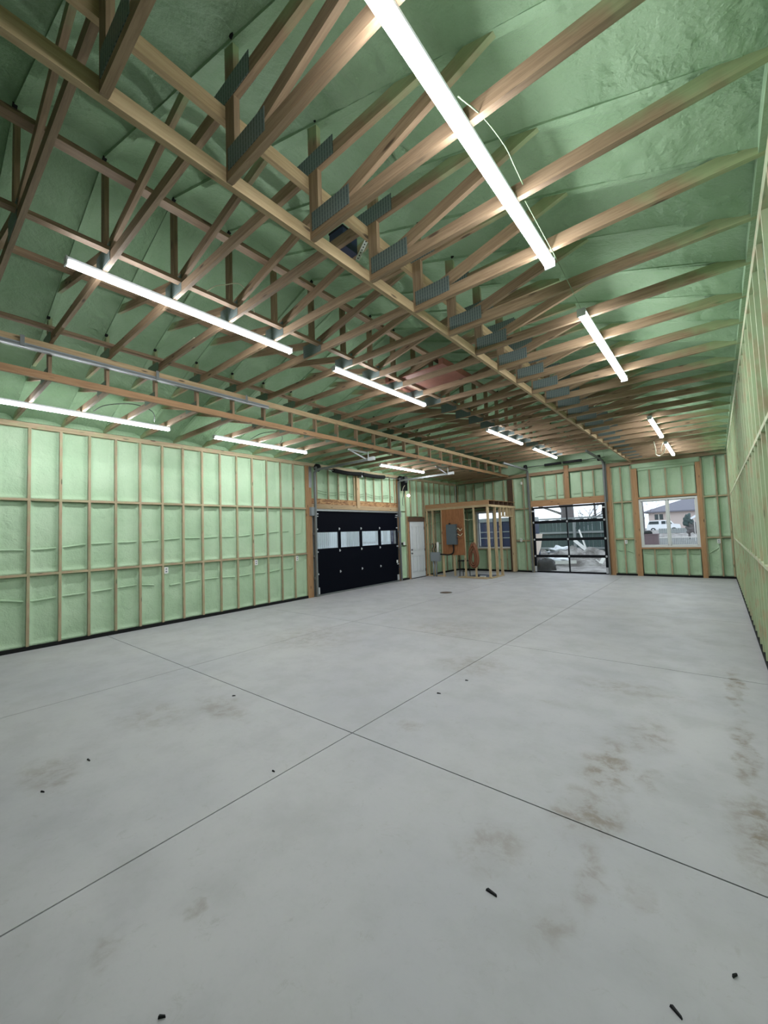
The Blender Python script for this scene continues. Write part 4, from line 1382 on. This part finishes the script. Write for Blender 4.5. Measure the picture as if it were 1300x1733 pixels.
abox('roof_panel', (-12.8, 13.9, 2.5), (-10.95, 17.2, 2.58), M_ROOFSH, sh)

# street seen through window_1
hy = 105.0
hs = thing('house', tuple(out(-1.0, 1.6, hy)), 'pinkish bungalow with a grey hipped roof across the street', 'house')
zb = .4
ze = out(0, 2.03, hy).z; zr_ = out(0, 2.37, hy).z
hx0, hx1 = out(-1.66, 0, hy).x, out(.2, 0, hy).x
abox('wall', (hx0, hy, zb), (hx1, hy + 9, ze), M_STUCCO, hs)
ex0, ex1 = hx0 - 1.0, hx1 + 1.0
rx0 = out(-.72, 0, hy + 3).x
v = [(ex0, hy - .8, ze), (ex1, hy - .8, ze), (ex1, hy + 9.8, ze), (ex0, hy + 9.8, ze), (rx0, hy + 4.5, zr_ + .25), (ex1 - 1, hy + 4.5, zr_ + .35), (ex0, hy - .8, ze - .25), (ex1, hy - .8, ze - .25), (ex1, hy + 9.8, ze - .25), (ex0, hy + 9.8, ze - .25)]
raw('roof', v, [(0, 1, 5, 4), (1, 2, 5), (2, 3, 4, 5), (3, 0, 4), (6, 9, 8, 7), (0, 6, 7, 1), (1, 7, 8, 2), (2, 8, 9, 3), (3, 9, 6, 0)], M_ROOFSH, hs)
wp = [out(-1.50, 1.94, hy), out(-1.28, 1.77, hy)]
hw = abox('window', (wp[0].x, hy - .06, wp[1].z), (wp[1].x, hy - .01, wp[0].z), M_GLASSD, hs)
abox('window_bar', ((wp[0].x + wp[1].x) / 2 - .08, hy - .1, wp[1].z), ((wp[0].x + wp[1].x) / 2 + .08, hy - .061, wp[0].z), M_PALE, hw)

cy = 90.0
s0, s1 = out(-1.735, 1.45, cy), out(-.87, 1.75, cy)
cr_ = thing('pickup_truck', ((s0.x + s1.x) / 2, cy, .5), 'white pickup truck with a canopy parked across the street', 'truck')
prof = [(0, .0), (0, .42), (.03, .55), (.08, .97), (.46, 1.0), (.70, .98), (.80, .60), (.98, .52), (1.0, .30), (1.0, 0)]
Lc, Hc = s1.x - s0.x, s1.z - s0.z
v = []
for y in (cy, cy + 1.9):
    for a, b in prof:
        v.append((s0.x + a * Lc, y, s0.z + b * Hc))
n = len(prof)
f = [tuple(range(n)), tuple(range(2 * n - 1, n - 1, -1))] + [(i, i + n, (i + 1) % n + n, (i + 1) % n) for i in range(n)]
raw('body', v, f, M_CAR, cr_)
def car_win(a0, a1, name='side_window'):
    v = []
    for y in (cy - .03, cy - .005):
        v += [(s0.x + a0[0] * Lc, y, s0.z + .60 * Hc), (s0.x + a1[1] * Lc, y, s0.z + .60 * Hc), (s0.x + a1[0] * Lc, y, s0.z + .90 * Hc), (s0.x + a0[1] * Lc, y, s0.z + .90 * Hc)]
    raw(name, v, [(0, 1, 2, 3), (7, 6, 5, 4), (0, 4, 5, 1), (1, 5, 6, 2), (2, 6, 7, 3), (3, 7, 4, 0)], M_GLASSD, cr_)
car_win((.06, .10), (.38, .38)); car_win((.46, .46), (.58, .58)); car_win((.60, .60), (.69, .78))
for a in (.2, .82):
    w_ = cyl('wheel', (s0.x + a * Lc, cy - .05, s0.z), (s0.x + a * Lc, cy + .2, s0.z), .40, M_TYRE, cr_, 18)
    cyl('hub_cap', (s0.x + a * Lc, cy - .07, s0.z), (s0.x + a * Lc, cy - .05, s0.z), .2, M_HINGE, w_, 12)

gf = thing('grey_fence', tuple(out(-1.1, 1.2, 80)), 'grey solid fence in front of the white truck', 'fence')
g0, g1 = out(-1.42, 1.15, 80), out(-.70, 1.49, 80)
nb = 12
for k in range(nb):
    a = g0.x + (g1.x - g0.x) * k / nb
    abox('fence_board', (a, 80, g0.z - .5), (a + (g1.x - g0.x) / nb - .03, 80.06, g1.z), M_FENCEL, gf)
pf = thing('picket_fence', tuple(out(-1, .98, 60)), 'white picket fence low in the window view', 'fence')
p0, p1 = out(-1.45, .97, 60), out(-.2, 1.22, 60)
for k in range(28):
    a = p0.x + (p1.x - p0.x) * k / 28
    abox('picket', (a, 60, p0.z - .3), (a + .11, 60.04, p1.z - .10), M_FENCEL, pf)
abox('top_rail', (p0.x, 59.97, p1.z - .10), (p1.x, 60.05, p1.z + .02), M_PALE, pf)
abox('lower_rail', (p0.x, 60.041, p0.z + .1), (p1.x, 60.1, p0.z + .2), M_PALE, pf)
b0, b1 = out(-1.86, .95, 55), out(-1.45, 1.33, 55)
bn = thing('rubbish_bin', ((b0.x + b1.x) / 2, 55.5, b0.z), 'brown dumpster at the corner of the window view', 'bin')
abox('body', (b0.x, 55, b0.z - .3), (b1.x, 56.3, b1.z - .1), M_BIN, bn)
abox('lid', (b0.x - .05, 54.95, b1.z - .1), (b1.x + .06, 56.4, b1.z), M_BIN, bn)
sphere('sack', ((b0.x + b1.x) / 2 - .3, 55.6, b1.z + .1), .45, M_MOTOR, bn, 1.2, .8, .6, 12, 8, .4, 2)
sb = out(-.66, 1.70, 70)
sg = thing('shrub', (sb.x, 70, -.6), 'dark twiggy shrub beside the truck in the window view', 'shrub')
cyl('stem', (sb.x, 70, -.7), (sb.x, 70, sb.z - .3), .12, M_BARK, sg, 8)
sphere('foliage', tuple(sb), .75, M_FENCE, sg, .7, .7, 1.0, 18, 14, .9, 6)
sphere('foliage', (sb.x + .45, 70.1, sb.z - 1.0), .8, M_BARK, sg, 1.0, .7, .9, 18, 14, .9, 9)
bl_ = board('white_board', out(-.60, 1.76, 66), out(-.45, 1.86, 66), (0, -1, 0), .25, .06, M_TARP)
tag(bl_, 'white tilted board at the window view edge', 'board')
ps = tag(board('white_post', (out(-.45, 1.86, 66).x - .3, 66.1, -.75), (out(-.45, 1.86, 66).x - .3, 66.1, out(-.5, 1.83, 66).z), (0, -1, 0), .08, .08, M_PALE), 'thin pale post carrying the tilted white board', 'post')
